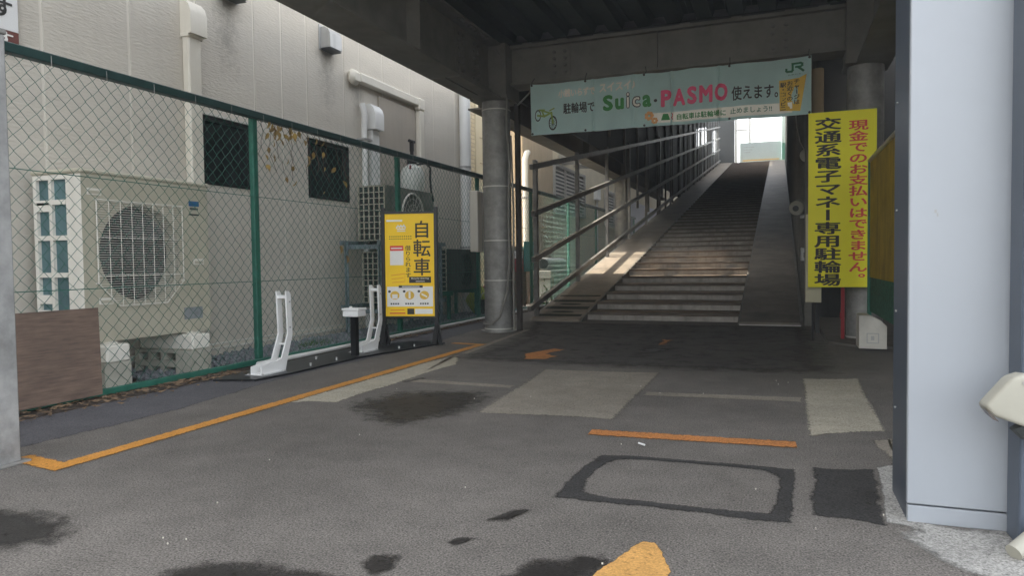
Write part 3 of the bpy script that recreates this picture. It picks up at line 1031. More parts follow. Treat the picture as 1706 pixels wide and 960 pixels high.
# silver conduit along the foot of the fence
mb = MB(); mb.tube([(-3.775, 4.42, 0.028), (-3.775, 6.0, 0.028), (-3.78, 9.35, 0.028), (-3.78, 12.4, 0.028)], 0.019, 10)
tag(mb.build("conduit_pipe", M_PIPEW, smooth=True, loc=(-3.78, 7, 0)), "thin white conduit pipe along the foot of the fence", "pipe")

# gravel and leaves
rng = random.Random(11)
mb = MB()
OCT = [(1, 0, 0), (-1, 0, 0), (0, 1, 0), (0, -1, 0), (0, 0, 1), (0, 0, -1)]
TRI = [(0, 2, 4), (2, 1, 4), (1, 3, 4), (3, 0, 4), (2, 0, 5), (1, 2, 5), (3, 1, 5), (0, 3, 5)]
for k in range(5200):
    y = rng.uniform(3.6, 10.5)
    x = rng.uniform(-4.49, -3.92)
    s = rng.uniform(0.014, 0.034)
    mb.xf = Matrix.Translation((x, y, 0.012 + rng.random() * 0.028)) @ Matrix.Rotation(rng.random() * 6, 4, 'Z') @ Matrix.Rotation(rng.random() * 3, 4, 'X')
    mb.add([(p[0] * s * rng.uniform(.8, 1.3), p[1] * s * rng.uniform(.7, 1.1), p[2] * s * rng.uniform(.5, .9)) for p in OCT], TRI)
tag(mb.build("gravel", M_STONE), "grey gravel bed between fence and building", kind="stuff")
mb = MB()
for k in range(760):
    if k < 430:
        y = rng.uniform(2.2, 4.2); x = -3.82 + abs(rng.gauss(0, 0.11))
    elif k < 620:
        y = rng.uniform(6.2, 9.6); x = -3.74 + abs(rng.gauss(0, 0.06))
    else:
        y = rng.uniform(3.1, 4.6); x = rng.uniform(-4.3, -3.9)
    s = rng.uniform(0.007, 0.028)
    mb.xf = Matrix.Translation((x, y, 0.010 + rng.random() * 0.012)) @ Matrix.Rotation(rng.random() * 6.3, 4, 'Z') @ Matrix.Rotation(rng.uniform(-.6, .6), 4, 'X')
    mb.add([(-s, 0, 0.2 * s), (-0.2 * s, -0.45 * s, 0), (s, 0, 0.3 * s), (-0.1 * s, 0.45 * s, 0)], [(0, 1, 2), (0, 2, 3)])
tag(mb.build("fallen_leaves", M_LEAF), "brown leaf litter along the foot of the fence", kind="stuff")
mb = MB()
for k in range(70):
    y = 5.55 + rng.gauss(0, 0.12); x = -4.08 + rng.gauss(0, 0.05)
    h = rng.uniform(0.05, 0.12); a = rng.random() * 6.3
    dx, dy = math.cos(a) * 0.05, math.sin(a) * 0.05
    mb.add([(x - .006, y, 0.02), (x + .006, y, 0.02), (x + dx, y + dy, h)], [(0, 1, 2)])
tag(mb.build("weeds", mat("weed green", (0.06, 0.13, 0.03), 0.7)), "small green weeds in the gravel", kind="stuff")

# vine on the fence
vine = thing("dry_vine", "yellowing dry vine hanging below the fence rail", "plant", (FX, 4.95, 1.9))


def leaf_mesh(s, bend):
    mb = MB()
    pts = [(-1, 0, 0), (-0.55, -0.42, bend * .2), (0.05, -0.5, bend * .3), (0.6, -0.25, 0), (1.05, 0, -bend), (0.6, 0.25, 0), (0.05, 0.5, bend * .3), (-0.55, 0.42, bend * .2), (0, 0, -.08)]
    mb.add([(p[0] * s, p[1] * s, p[2] * s) for p in pts], [(i, (i + 1) % 8, 8) for i in range(8)])
    return mb


LM = None
vrng = random.Random(21)
for k in range(46):
    y = 4.64 + abs(vrng.gauss(0, 0.45))
    z = 1.93 - abs(vrng.gauss(0, 0.14)) - max(0, 0.1 * (y - 4.9))
    if k % 9 == 0: z -= vrng.uniform(0.1, 0.35)
    if LM is None:
        LM = leaf_mesh(0.034, 0.5).build("leaf", M_LEAFY)
        LM.data.name = "leaf"
        o = LM
    else:
        o = LM.copy(); COL.objects.link(o)
    o.parent = vine
    o.location = Vector((FX + 0.02 + vrng.uniform(-.015, .03), y, z)) - vine.location
    o.rotation_euler = (vrng.uniform(-1, 1), PI / 2 + vrng.uniform(-.8, .8), vrng.uniform(-.7, .7))
    o.scale = [vrng.uniform(.55, 1.15)] * 3
mb = MB()
for k in range(14):
    y = 4.60 + 0.085 * k
    pts = [(FX + .01, y, 1.94)]
    for j in range(6):
        q = pts[-1]
        pts.append((FX + vrng.uniform(0, .02), q[1] + vrng.uniform(-.03, .07), q[2] - vrng.uniform(.03, .1)))
    mb.tube(pts, 0.0025, 4)
mb.build("stem", M_STEM, vine)
for (yy, zz_, lab) in ((5.66, 0.93, "upper yellow leaf caught in the fence mesh"), (5.76, 0.84, "lower yellow leaf caught in the fence mesh")):
    o = LM.copy(); COL.objects.link(o); o.name = "caught_leaf"; o.parent = None
    o.location = (FX + .015, yy, zz_); o.rotation_euler = (0.4, 1.4, 0.3); o.scale = (1.2, 1.2, 1.2)
    tag(o, lab, "leaf")

# ================================================================== BIG AIR CONDITIONER
AX0, AX1, AY0, AY1, AZ0, AZ1 = -4.37, -3.955, 3.12, 4.135, 0.325, 1.40
ac = thing("air_conditioner", "large beige outdoor unit with round fan guard behind the fence", "air conditioner", ((AX0 + AX1) / 2, (AY0 + AY1) / 2, 0.3))
fc = (3.545, 0.885); fr = 0.315


def holed_plate(mb, x, y0, y1, z0, z1, cy, cz, rad, n=48):
    C_, O_ = [], []
    for k in range(n):
        a = 2 * PI * k / n
        dy, dz = math.cos(a), math.sin(a)
        C_.append((x, cy + rad * dy, cz + rad * dz))
        tt = min(((y1 - cy) / dy if dy > 1e-6 else (y0 - cy) / dy if dy < -1e-6 else 1e9), ((z1 - cz) / dz if dz > 1e-6 else (z0 - cz) / dz if dz < -1e-6 else 1e9))
        O_.append((x, cy + tt * dy, cz + tt * dz))
    # snap the nearest ray ends to the corners
    for c in ((y0, z0), (y1, z0), (y1, z1), (y0, z1)):
        k = min(range(n), key=lambda i: (O_[i][1] - c[0]) ** 2 + (O_[i][2] - c[1]) ** 2)
        O_[k] = (x, c[0], c[1])
    mb.add(C_ + O_, [(k, n + k, n + (k + 1) % n, (k + 1) % n) for k in range(n)])
    D_ = [(x - 0.12, p[1], p[2]) for p in C_]
    mb.add(C_ + D_, [(k, (k + 1) % n, n + (k + 1) % n, n + k) for k in range(n)])


mb = MB()
holed_plate(mb, AX1, AY0, AY1, AZ0, AZ1 - 0.03, fc[0], fc[1], fr)
mb.quad((AX0, AY1, AZ0), (AX0, AY1, AZ1 - .03), (AX1, AY1, AZ1 - .03), (AX1, AY1, AZ0))
mb.quad((AX0, AY0, AZ0), (AX0, AY1, AZ0), (AX1, AY1, AZ0), (AX1, AY0, AZ0))
mb.quad((AX0, AY0, AZ0), (AX0, AY0, AZ1 - .03), (AX0, AY1, AZ1 - .03), (AX0, AY1, AZ0))
mb.box(AX1 - 0.004, AX1 + 0.002, 3.955, 3.958, AZ0 + 0.01, AZ1 - 0.035)
mb.box(AX1 + 0.0005, AX1 + 0.0025, 3.96, AY1, 0.63, 0.634)
mb.build("body", M_AC, ac)
mb = MB(); mb.box(AX0 - .01, AX1 + .014, AY0 - .012, AY1 + .012, AZ1 - .03, AZ1, 0.01); mb.build("lid", M_AC, ac)
mb = MB(); mb.box(AX0 + .01, AX1 - .2, AY0 + .12, AY1 - .1, AZ0 + .02, AZ1 - .05)
mb.box(AX1 - .2, AX1 - .13, AY0 + .1, 3.93, AZ0 + .02, AZ1 - .05); mb.build("inner_housing", M_DARKIN, ac)
mb = MB()
for k in range(3):
    a = k * 2 * PI / 3 + .5
    for (s0, s1, rr0, rr1, tw) in ((0, 1.25, .07, .29, .05),):
        P = []
        for j in range(6):
            q = a + s1 * j / 5
            P.append((AX1 - .09 - tw * j / 5, fc[0] + rr0 * math.cos(q), fc[1] + rr0 * math.sin(q)))
            P.append((AX1 - .07 - tw * j / 5, fc[0] + rr1 * math.cos(q), fc[1] + rr1 * math.sin(q)))
        mb.add(P, [(2 * j, 2 * j + 1, 2 * j + 3, 2 * j + 2) for j in range(5)])
mb.cyl((AX1 - .14, *fc), (AX1 - .06, *fc), 0.075, 16)
mb.build("fan", M_FAN, ac, True)
# wire grille with cut lower corners
gy0, gy1, gz0, gz1, ch = 3.205, 3.875, 0.545, 1.215, 0.15
mb = MB()
X = AX1 + 0.02
loop = [(gy0, gz1), (gy1, gz1), (gy1, gz0 + ch), (gy1 - ch, gz0), (gy0 + ch, gz0), (gy0, gz0 + ch), (gy0, gz1)]
mb.tube([(X, *p) for p in loop], 0.004, 6)


def span(z):
    d = max(0, (gz0 + ch) - z)
    return gy0 + d, gy1 - d


k = 0
z = gz0 + .008
while z < gz1:
    a, b = span(z)
    mb.tube([(X - .012, a, z), (X, a + .004, z), (X, b - .004, z), (X - .012, b, z)], 0.0019, 4)
    z += 0.0152
for k in range(1, 8):
    y = gy0 + (gy1 - gy0) * k / 8
    d = max(0, ch - min(y - gy0, gy1 - y))
    mb.tube([(X + .003, y, gz0 + d), (X + .003, y, gz1)], 0.0026, 4)
for z in (0.74, 0.98):
    mb.tube([(X + .003, gy0, z), (X + .003, gy1, z)], 0.0035, 4)
for (y, z) in ((gy0, gz1), (gy1, gz1), (gy0, gz0 + ch), (gy1, gz0 + ch)):
    mb.cyl((AX1, y, z), (X + .004, y, z), 0.006, 6)
tag(mb.build("fan_guard", M_ACW, ac), kind="stuff")
# finned side with its white guard
mb = MB(); mb.box(AX0 + .01, AX1 - .12, AY0 + .022, AY0 + .1, AZ0 + .01, AZ1 - .04); mb.build("coil", M_COIL, ac)
mb = MB()
xa, xm, xb = AX0, AX0 + .135, AX1 - .135
mb.box(xa, xa + .028, AY0, AY0 + .022, AZ0, AZ1 - .03)
mb.box(xm, xm + .025, AY0 + .001, AY0 + .022, AZ0, AZ1 - .03)
mb.box(xb, AX1 - .002, AY0, AY0 + .022, AZ0, AZ1 - .03, 0.006)
for z in (AZ0, 0.50, 0.735, 0.965, 1.185, 1.34):
    mb.box(xa + .028, xm, AY0, AY0 + .018, z, z + .03)
    mb.box(xm + .025, xb, AY0, AY0 + .018, z, z + .03)
for z in (1.145, 0.57):
    mb.box(xa + .028, xm, AY0, AY0 + .02, z, z + .055)
mb.build("coil_guard", M_ACW, ac)
for (y, z) in ((3.205, 1.262), (3.265, 0.582), (4.03, 0.825)):
    mb = MB()
    mb.box(AX1 + .001, AX1 + .008, y - .05, y + .05, z - .022, z + .022, 0.004)
    mb.m = 1
    mb.box(AX1 + .0082, AX1 + .0095, y - .04, y + .04, z - .013, z + .006)
    mb.build("grip", [M_ACW, M_AC], ac)
mb = MB(); mb.box(AX1 + .003, AX1 + .005, 3.885, 4.055, 0.415, 0.50); mb.build("rating_plate", mat("grey rating plate", (0.24, 0.26, 0.27), 0.5, var=0.2, scale=30), ac)
mb = MB(); mb.box(AX1 + .001, AX1 + .003, 3.955, 4.05, 1.225, 1.262); mb.build("maker_badge", mat("blue badge", (0.03, 0.12, 0.26), 0.4), ac)
mb = MB(); mb.box(AX1 + .001, AX1 + .003, 3.965, 4.04, 1.20, 1.214); mb.box(AX1 + .001, AX1 + .003, 3.955, 4.05, 1.16, 1.17); mb.build("model_strip", M_FAN, ac)
for y in (3.265, 3.94):
    mb = MB()
    mb.box(AX0 + .02, AX1 + .10, y - .085, y + .085, 0.20, 0.312, 0.012)
    mb.box(AX0 + .05, AX1 + .05, y - .03, y + .03, 0.312, 0.326)
    mb.build("foot", M_ACW, ac)


def hollow_block(y, z, h, lab):
    x0, x1 = AX0 - .02, AX1 + .09
    mb = MB()
    w = 0.095
    web = [x0, x0 + .06, x0 + .185, x0 + .245, x0 + .335, x0 + .395, x1]
    mb.box(x0, x1, y - w, y + w, z, z + .022)
    mb.box(x0, x1, y - w, y + w, z + h - .022, z + h)
    xs = [(x0, x0 + .035), (x0 + .125, x0 + .155), (x0 + .245, x0 + .275), (x1 - .14, x1)]
    for a, b in xs:
        mb.box(a, b, y - w, y + w, z + .022, z + h - .022)
    mb.box(x0 + .035, x1 - .14, y + w - .03, y + w - .002, z + .022, z + h - .022)
    o = mb.build("concrete_block", M_BLOCK, loc=((x0 + x1) / 2, y, z))
    return tag(o, lab, "concrete block", "concrete blocks under the big air conditioner")


hollow_block(3.265, 0.0, 0.1, "bottom hollow block nearest the plywood sheet")
hollow_block(3.262, 0.1005, 0.0985, "upper hollow block nearest the plywood sheet")
hollow_block(3.94, 0.0, 0.1, "bottom hollow block of the farther stack under the unit")
hollow_block(3.943, 0.1005, 0.0985, "upper hollow block of the farther stack under the unit")

mb = MB(); mb.xf = Matrix.Translation((-3.80, 0, 0.0)) @ Matrix.Rotation(R(-1.5), 4, 'Y')
mb.box(0.0, 0.012, 2.2, 3.085, 0.035, 0.555)
tag(mb.build("plywood_sheet", M_PLY, loc=(-3.79, 2.7, 0)), "weathered brown plywood sheet leaning on the fence", "board")

# grey gate pole, left edge
t = thing("gate_post", "thick galvanised grey square post at the left edge", "post", (-2.98, 1.91, 0))
mb = MB(); mb.box(-3.07, -2.905, 1.83, 1.985, 0, 1.735, .006); mb.build("shaft", mat("mottled galvanised post", (0.34, 0.34, 0.335), 0.55, 0.2, var=0.35, scale=8, streak=0.25, dirt=(0.2, 0.2, 0.19), bump=0.15, dirt_amt=.2), t)
mb = MB(); mb.box(-3.075, -2.90, 1.825, 1.99, 1.7355, 1.755, .004); mb.build("cap", M_GALV, t)
mb = MB(); mb.box(-3.10, -2.88, 1.80, 2.01, .0, .012, .003); mb.build("base_plate", M_GALV, t)

# ================================================================== OLD UNITS BEHIND THE SIGN
rack = thing("steel_rack", "galvanised steel rack holding old units behind the sign", "rack", (-4.2, 7.3, 0))
for (x, y) in ((-4.0, 6.62), (-4.0, 8.06), (-4.42, 6.62), (-4.42, 8.06)):
    mb = MB(); mb.box(x - .025, x + .025, y - .004, y + .004, 0.02, 1.03); mb.box(x - .004, x + .004, y - .03, y - .0045, 0.02, 1.03); mb.build("leg", M_RACK, rack)
for (x, z) in ((-3.97, 1.0), (-4.44, 1.0), (-3.97, .30), (-4.44, .30)):
    mb = MB(); mb.box(x - .02, x + .02, 6.55, 8.12, z, z + .045); mb.build("beam", M_RACK, rack)
for y in (6.66, 7.3, 8.02):
    for z in (.9535, .2535):
        mb = MB(); mb.box(-4.44, -3.97, y - .025, y + .025, z, z + .046); mb.build("cross_bar", M_RACK, rack)


def old_unit(label, x0, x1, y0, y1, z0, z1, m, ring):
    t = thing("old_unit", label, "air conditioner", ((x0 + x1) / 2, (y0 + y1) / 2, z0), "old outdoor units behind the sign stand")
    mb = MB()
    holed_plate(mb, x1, y0, y1, z0, z1, (y0 + y1) / 2 + .03, (z0 + z1) / 2, min(z1 - z0, y1 - y0) * .42, 32)
    mb.quad((x0, y0, z1), (x0, y1, z1), (x1, y1, z1), (x1, y0, z1))
    mb.quad((x0, y1, z0), (x0, y1, z1), (x1, y1, z1), (x1, y1, z0))
    mb.quad((x0, y0, z0), (x0, y1, z0), (x1, y1, z0), (x1, y0, z0))
    mb.box(x0, x1 - .13, y0 + .03, y1 - .01, z0 + .01, z1 - .01)
    mb.build("body", m, t)
    mb = MB()
    cy, cz, rr = (y0 + y1) / 2 + .03, (z0 + z1) / 2, min(z1 - z0, y1 - y0) * .42
    for q in (1.0, .75, .5, .25):
        mb.tube([(x1 + .012, cy + rr * q * math.cos(a), cz + rr * q * math.sin(a)) for a in [2 * PI * k / 28 for k in range(29)]], 0.012 if (q == 1 and ring) else 0.003, 5, False)
    for k in range(8):
        a = PI * k / 8
        mb.tube([(x1 + .014, cy - rr * math.cos(a), cz - rr * math.sin(a)), (x1 + .014, cy + rr * math.cos(a), cz + rr * math.sin(a))], 0.003, 4)
    mb.build("fan_guard", M_ACW if ring else M_FAN, t)
    mb = MB()
    mb.box(x0 + .02, x1 - .02, y0 + .012, y0 + .03, z0 + .01, z1 - .01); mb.build("coil", M_DARKIN, t)
    mb = MB()
    for k in range(6):
        x = x0 + (x1 - x0 - .02) * k / 5
        mb.box(x, x + .010, y0 - .004, y0 + .010, z0, z1)
    nr = 9
    for k in range(nr + 1):
        z = z0 + (z1 - z0 - .014) * k / nr
        mb.box(x0 + .011, x1 - .02, y0 - .002, y0 + .008, z, z + .009)
    mb.build("coil_guard", M_AC, t)
    return t


old_unit("old grey unit on top of the rack with a white fan ring", -4.40, -4.05, 6.84, 8.0, 1.05, 1.66, M_ACG, True)
old_unit("old unit inside the rack half hidden by the yellow sign", -4.40, -4.05, 6.90, 7.95, 0.35, 0.93, M_ACG, False)
old_unit("dark unit between the rack and the galvanised column", -4.42, -4.03, 8.32, 9.42, 0.42, 0.97, M_ACD, False)
t = thing("unit_stand", "low green stand under the dark unit", "stand", (-4.2, 8.9, 0))
for y in (8.42, 9.32):
    for x in (-4.38, -4.06):
        mb = MB(); mb.box(x - .02, x + .02, y - .02, y + .02, .015, 0.36); mb.build("leg", M_GREENPOST, t)
mb = MB(); mb.box(-4.42, -4.02, 8.36, 8.48, .3605, .418); mb.box(-4.42, -4.02, 9.26, 9.38, .3605, .418); mb.build("bearer", M_GREENPOST, t)
t = thing("garden_sprayer", "white pressure sprayer tank on top of the old unit", "sprayer", (-4.22, 7.75, 1.66))
SX, SY = -4.20, 7.74
prof = [(0.13, 1.664), (0.145, 1.70), (0.15, 1.80), (0.145, 1.88), (0.12, 1.95), (0.06, 1.985), (0.05, 2.0)]
mb = MB(); mb.tube([(SX, SY, z) for (_, z) in prof], [q for (q, _) in prof], 18); mb.build("tank", M_TANK, t, True)
mb = MB(); mb.tube([(SX, SY, 2.0), (SX, SY, 2.06)], 0.06, 12); mb.tube([(SX, SY, 2.06), (SX, SY, 2.18)], 0.022, 8)
mb.tube([(SX, SY, 2.16), (SX, SY, 2.28)], 0.028, 8); mb.tube([(SX, SY - .06, 2.28), (SX, SY + .06, 2.28)], 0.02, 8); mb.build("pump", M_RUBBER, t, True)
mb = MB(); mb.tube([(SX + .04, SY + .05, 2.0), (SX + .1, SY + .17, 2.03), (SX + .12, SY + .25, 1.98), (SX + .1, SY + .28, 1.85), (SX + .12, SY + .26, 1.7), (SX + .17, SY + .22, 1.56)], 0.013, 8); mb.build("hose", M_RUBBER, t, True)
mb = MB(); mb.tube([(SX + .05, SY - .14, 1.93), (SX + .07, SY - .17, 1.96)], 0.012, 8); mb.build("valve", M_REDP, t)
t = thing("plastic_bag", "yellow green and pink bag behind the fence near the column", "bag", (-4.15, 9.7, 0))
for (y, c, nm) in ((9.62, (0.30, 0.36, 0.05), "bag green"), (9.95, (0.42, 0.06, 0.11), "bag pink")):
    mb = MB()
    P, F = [], []
    for j in range(7):
        for k in range(12):
            a = 2 * PI * k / 12; h_ = j / 6
            rr = 0.17 * math.sin(PI * (0.12 + 0.8 * h_)) * (1 + 0.18 * math.sin(3 * a + j))
            P.append((-4.15 + rr * math.cos(a), y + rr * 1.0 * math.sin(a), 0.02 + 0.42 * h_))
    F = [(j * 12 + k, j * 12 + (k + 1) % 12, (j + 1) * 12 + (k + 1) % 12, (j + 1) * 12 + k) for j in range(6) for k in range(12)]
    F += [tuple(range(12))[::-1], tuple(range(72, 84))]
    mb.add(P, F)
    mb.build("sack", mat(nm, c, 0.5, var=0.2), t, True)
t = thing("bucket", "black bucket behind the fence beside the dark unit", "bucket", (-4.05, 9.5, 0))
mb = MB(); mb.tube([(-4.0, 9.48, .02), (-4.0, 9.48, .25)], [.11, .15], 16); mb.build("pail", M_RUBBER, t, True)
mb = MB(); mb.tube([(-4.0, 9.48 + .15 * math.cos(a), .25 + .1 * math.sin(a)) for a in [PI * k / 10 for k in range(11)]], .006, 6); mb.build("handle", M_VENT, t)

# clutter beyond the column
t = thing("teal_board", "teal board leaning behind the fence past the column", "board", (-4.1, 11.85, 0.3))
mb = MB(); mb.box(-4.11, -4.09, 11.5, 12.25, 0.62, 1.14, 0.004); mb.build("panel", M_TEAL, t)
mb = MB(); mb.box(-4.14, -4.111, 11.55, 11.6, 0.02, 1.0); mb.box(-4.14, -4.111, 12.1, 12.15, 0.02, 1.0); mb.build("stake", M_PLY, t)
t = thing("red_box", "small red and white box behind the fence past the column", "box", (-4.15, 11.3, 0.7))
mb = MB(); mb.box(-4.2, -4.1, 11.25, 11.45, 0.62, 0.84, 0.01); mb.build("case", M_REDP, t)
mb = MB(); mb.box(-4.2, -4.1, 11.25, 11.42, 0.845, 0.97, 0.008); mb.build("lid", M_WHITE, t)
mb = MB(); mb.box(-4.17, -4.13, 11.33, 11.37, 0.0, 0.62); mb.build("stake", M_PLY, t)
t = thing("brown_boards", "brown timber boards leaning behind the fence", "timber", (-4.25, 11.8, 0))
for k in range(5):
    mb = MB(); y = 11.1 + .27 * k
    mb.beam((-4.28, y, 0.01), (-4.38, y + .03, 1.05 if k else 1.9), .2, .03); mb.build("plank", M_PLY, t)
t = thing("exhaust_unit", "silver ribbed duct unit behind the fence beyond the rail", "duct", (-4.3, 14.2, 0))
mb = MB()
for k in range(12): mb.tube([(-4.45, 13.6 + k * .11, .74), (-4.45, 13.655 + k * .11, .74), (-4.45, 13.71 + k * .11, .74)], [.11, .125, .11], 12, False)
mb.build("duct", M_VENT, t, True)
mb = MB(); mb.box(-4.65, -4.25, 13.5, 15.0, .45, .60, .01); mb.box(-4.6, -4.3, 13.6, 13.7, 0, .45); mb.box(-4.6, -4.3, 14.8, 14.9, 0, .45); mb.build("base", M_ACG, t)
t = thing("green_bush", "small leafy bush at the fence foot by the left ramp", "plant", (-3.55, 11.6, 0))
mb = MB()
for k in range(140):
    a, q = rng.random() * 6.3, abs(rng.gauss(0, .17)); x, y, z = -3.7 + q * math.cos(a) * .5, 11.5 + q * math.sin(a) * 1.6, .03 + abs(rng.gauss(0, .16))
    s = rng.uniform(.02, .045); d = Vector((rng.uniform(-1, 1), rng.uniform(-1, 1), rng.uniform(-.3, 1))).normalized() * s; e = d.cross(Vector((rng.uniform(-1, 1), rng.uniform(-1, 1), 1))).normalized() * s * .4
    c = Vector((x, y, z)); mb.add([c - d, c + e, c + d, c - e], [(0, 1, 2, 3)])
tag(mb.build("foliage", mat("bush green", (0.06, 0.15, 0.035), 0.6, var=0.4, scale=15), t), kind="stuff")
mb = MB()
for k in range(7): mb.tube([(-3.7, 11.5, 0), (-3.7 + rng.uniform(-.1, .1), 11.5 + rng.uniform(-.3, .3), .25)], .004, 4)
mb.build("stem", M_STEM, t)

# ================================================================== BIKE SHARE RACKS
mb = MB(); mb.prism([(-3.63, 3.80), (-3.34, 3.88), (-3.29, 4.2), (-3.28, 5.10), (-3.05, 6.22), (-3.42, 6.28), (-3.70, 5.75), (-3.70, 4.4)], 'z', 0.004, 0.018)
bp = tag(mb.build("base_plate", mat("black base plate", (0.022, 0.023, 0.026), 0.35, 0.3, var=0.3, scale=9), loc=(-3.4, 5, 0)), "long black steel base plate carrying the white docks", "base plate")
mb = MB()
for (x, y) in ((-3.36, 4.52), (-3.36, 4.86), (-3.24, 5.66), (-3.18, 5.84), (-3.10, 6.10), (-3.55, 4.85)):
    mb.hexbolt((x, y, 0.018), (0, 0, 1), 0.009, 0.022)
mb.build("anchor_bolt", M_VENT, bp)

dock = None


def make_dock(loc, label):
    t = thing("bike_dock", label, "bike dock", loc, "white bike docks on the black base plate")
    o = Vector(loc)
    T = Matrix.Translation(o)
    for x in (-0.042, 0.042):
        mb = MB(T)
        pr = [(-0.02, 0.02), (0.13, 0.02), (0.16, 0.075), (0.155, 0.10), (0.235, 0.285), (0.24, 0.29), (0.225, 0.595), (0.205, 0.605), (0.165, 0.60), (0.175, 0.30), (0.168, 0.285), (0.075, 0.105), (0.06, 0.10), (-0.02, 0.075)]
        pr = [(0.0 - .13, 0.018), (0.13, 0.018), (0.155, 0.10), (0.22, 0.275), (0.208, 0.575), (0.19, 0.60), (0.155, 0.60), (0.168, 0.285), (0.088, 0.105), (-0.13, 0.075)]
        mb.prism(pr, 'x', x - .006, x + .006)
        mb.build("side_bar", M_WHITE, t)
    mb = MB(T)
    mb.box(-0.036, 0.036, -0.13, 0.13, 0.0185, 0.024); mb.box(-0.036, 0.036, 0.145, 0.149, 0.024, 0.10); mb.build("wheel_tray", M_WHITE, t)
    mb = MB(T)
    mb.box(-0.075, 0.085, -0.16, 0.10, 0.0182, 0.0215); mb.build("foot_plate", mat("bright plated steel", (0.70, 0.71, 0.72), 0.25, 0.6, var=0.05), t)
    for (xx, yy) in ((.065, -.14), (.065, .08), (-.06, -.14), (-.06, .08)):
        mb = MB(T); mb.hexbolt((xx, yy, .0216), (0, 0, 1), .008, .008); mb.build("bolt", M_VENT, t)
    for zz_ in (.33, .52):
        mb = MB(T); mb.hexbolt((.0485, .19, zz_), (1, 0, 0), .007, .004); mb.build("bolt", M_VENT, t)
    mb = MB(T); mb.box(-0.036, 0.036, 0.165, 0.19, 0.545, 0.57); mb.box(-0.036, 0.036, 0.17, 0.2, 0.20, 0.212); mb.build("cross_bar", M_WHITE, t)
    return t


dock = make_dock((-3.455, 4.155, 0.0), "white steel bike dock nearest the green fence post")
d2 = copy_tree(dock, (-3.455, 5.44, 0.0))
d2["label"] = "white steel bike dock beside the yellow sign stand"
t = thing("junction_box", "white junction box on a short black post", "junction box", (-3.37, 5.15, 0.0))
mb = MB(); mb.box(-3.395, -3.345, 5.12, 5.17, 0.018, 0.348); mb.build("post", M_BLACK, t)
mb = MB(); mb.box(-3.445, -3.295, 5.08, 5.21, 0.349, 0.40, 0.006); mb.build("box", M_WHITE, t)
mb = MB(); mb.box(-3.452, -3.288, 5.073, 5.217, 0.4005, 0.422, 0.006); mb.cyl((-3.40, 5.14, .422), (-3.40, 5.14, .436), .012, 8); mb.build("lid", M_WHITE, t)

# ================================================================== YELLOW SIGN STAND
sx0, sy0, sx1, sy1 = -3.52, 5.905, -3.05, 6.03
ang = math.atan2(sy1 - sy0, sx1 - sx0)
SW = math.hypot(sx1 - sx0, sy1 - sy0)
T = Matrix.Translation((sx0, sy0, 0)) @ Matrix.Rotation(ang, 4, 'Z') @ Matrix.Rotation(R(-1.2), 4, 'X')
st = thing("sign_stand", "yellow bicycle rental sign in a black stand", "sign", ((sx0 + sx1) / 2, (sy0 + sy1) / 2, 0))
for x in (-0.012, SW + 0.012):
    mb = MB(T)
    mb.box(x - .017, x + .017, -.02, .02, 0.012, 1.325, .003)
    mb.build("post", M_BLACK, st)
    mb = MB(T)
    mb.prism([(x - .055, 0.0185), (x + .06, 0.0185), (x + .05, .05), (x + .018, .21), (x - .018, .21), (x - .045, .05)], 'y', -.022, -.0205)
    mb.prism([(-.14, 0.0185), (.14, 0.0185), (.12, .05), (.03, .21), (-.03, .21), (-.12, .05)], 'x', x + .0175, x + .0215)
    mb.build("foot_gusset", M_BLACK, st)
mb = MB(T)
mb.box(.005, SW - .005, -.015, .015, 1.265, 1.288); mb.build("frame_bar", M_BLACK, st)
mb = MB(T); mb.box(.005, SW - .005, -.015, .015, .265, .288); mb.build("frame_bar", M_BLACK, st)
mb = MB(T); mb.box(.005, SW - .005, -.008, .012, .2885, 1.2645); mb.build("panel", M_YEL, st)
PW, PH = SW - .01, .976
sg = lambda d: (lambda a, b, e=0: T @ Vector((.005 + a * PW, -.0085 - d - e, .2885 + b * PH)))
I4 = Matrix.Identity(4)
f1, f2, f3 = sg(.0006), sg(.0012), sg(.0018)
mb = MB()
for i, chh in enumerate("自転車"):
    put_em(mb, chh, f1, .565, .757 - i * .182, .37, .178, .012)
mb.build("lettering", M_INK, st)
mb = MB()
for i, chh in enumerate("借りられます"):
    put_em(mb, chh, f1, .405, .64 - i * .053, .125, .052, .01)
mb.build("lettering", M_INK, st)
mb = MB(); rect(mb, f1, .03, .925, .36, .943); mb.build("print_bar", M_PRINTW, st)
mb = MB()
stroke(mb, f1, [(.24, .865), (.27, .885), (.30, .872), (.33, .885), (.36, .872), (.39, .888), (.42, .868)], .018)
rect(mb, f1, .25, .845, .42, .858); rect(mb, f1, .25, .828, .42, .836); mb.build("print_logo", M_PRINTW, st)
mb = MB()
for rr, z in enumerate((.775, .752)):
    for k in range(11):
        rect(mb, f1, .09 + .043 * k, z, .09 + .043 * k + .022, z + .009)
mb.build("print_dots", M_INK, st)
mb = MB(); rect(mb, f1, .10, .50, .375, .64); mb.build("print_box", M_PRINTW, st)
mb = MB(); rect(mb, f2, .10, .64, .375, .69); mb.build("print_header", M_RED, st)
mb = MB(); stroke(mb, f3, [(.13, .665), (.345, .665)], .012); mb.build("print_line", M_PRINTW, st)
mb = MB(); stroke(mb, f1, [(.12, .40), (.40, .415)], .006); stroke(mb, f1, [(.13, .365), (.37, .375)], .005); stroke(mb, f1, [(.14, .33), (.40, .34), (.40, .40)], .005); mb.build("print_script", M_PRINTO, st)
mb = MB(); rect(mb, f1, .485, .325, .93, .385); mb.build("print_plate", M_INK, st)
mb = MB(); put(mb, "Bicycle sharing", f2, .53, .358, .885, .377, .01); put(mb, "station", f2, .62, .335, .80, .351, .01); mb.build("lettering", M_PRINTW, st)
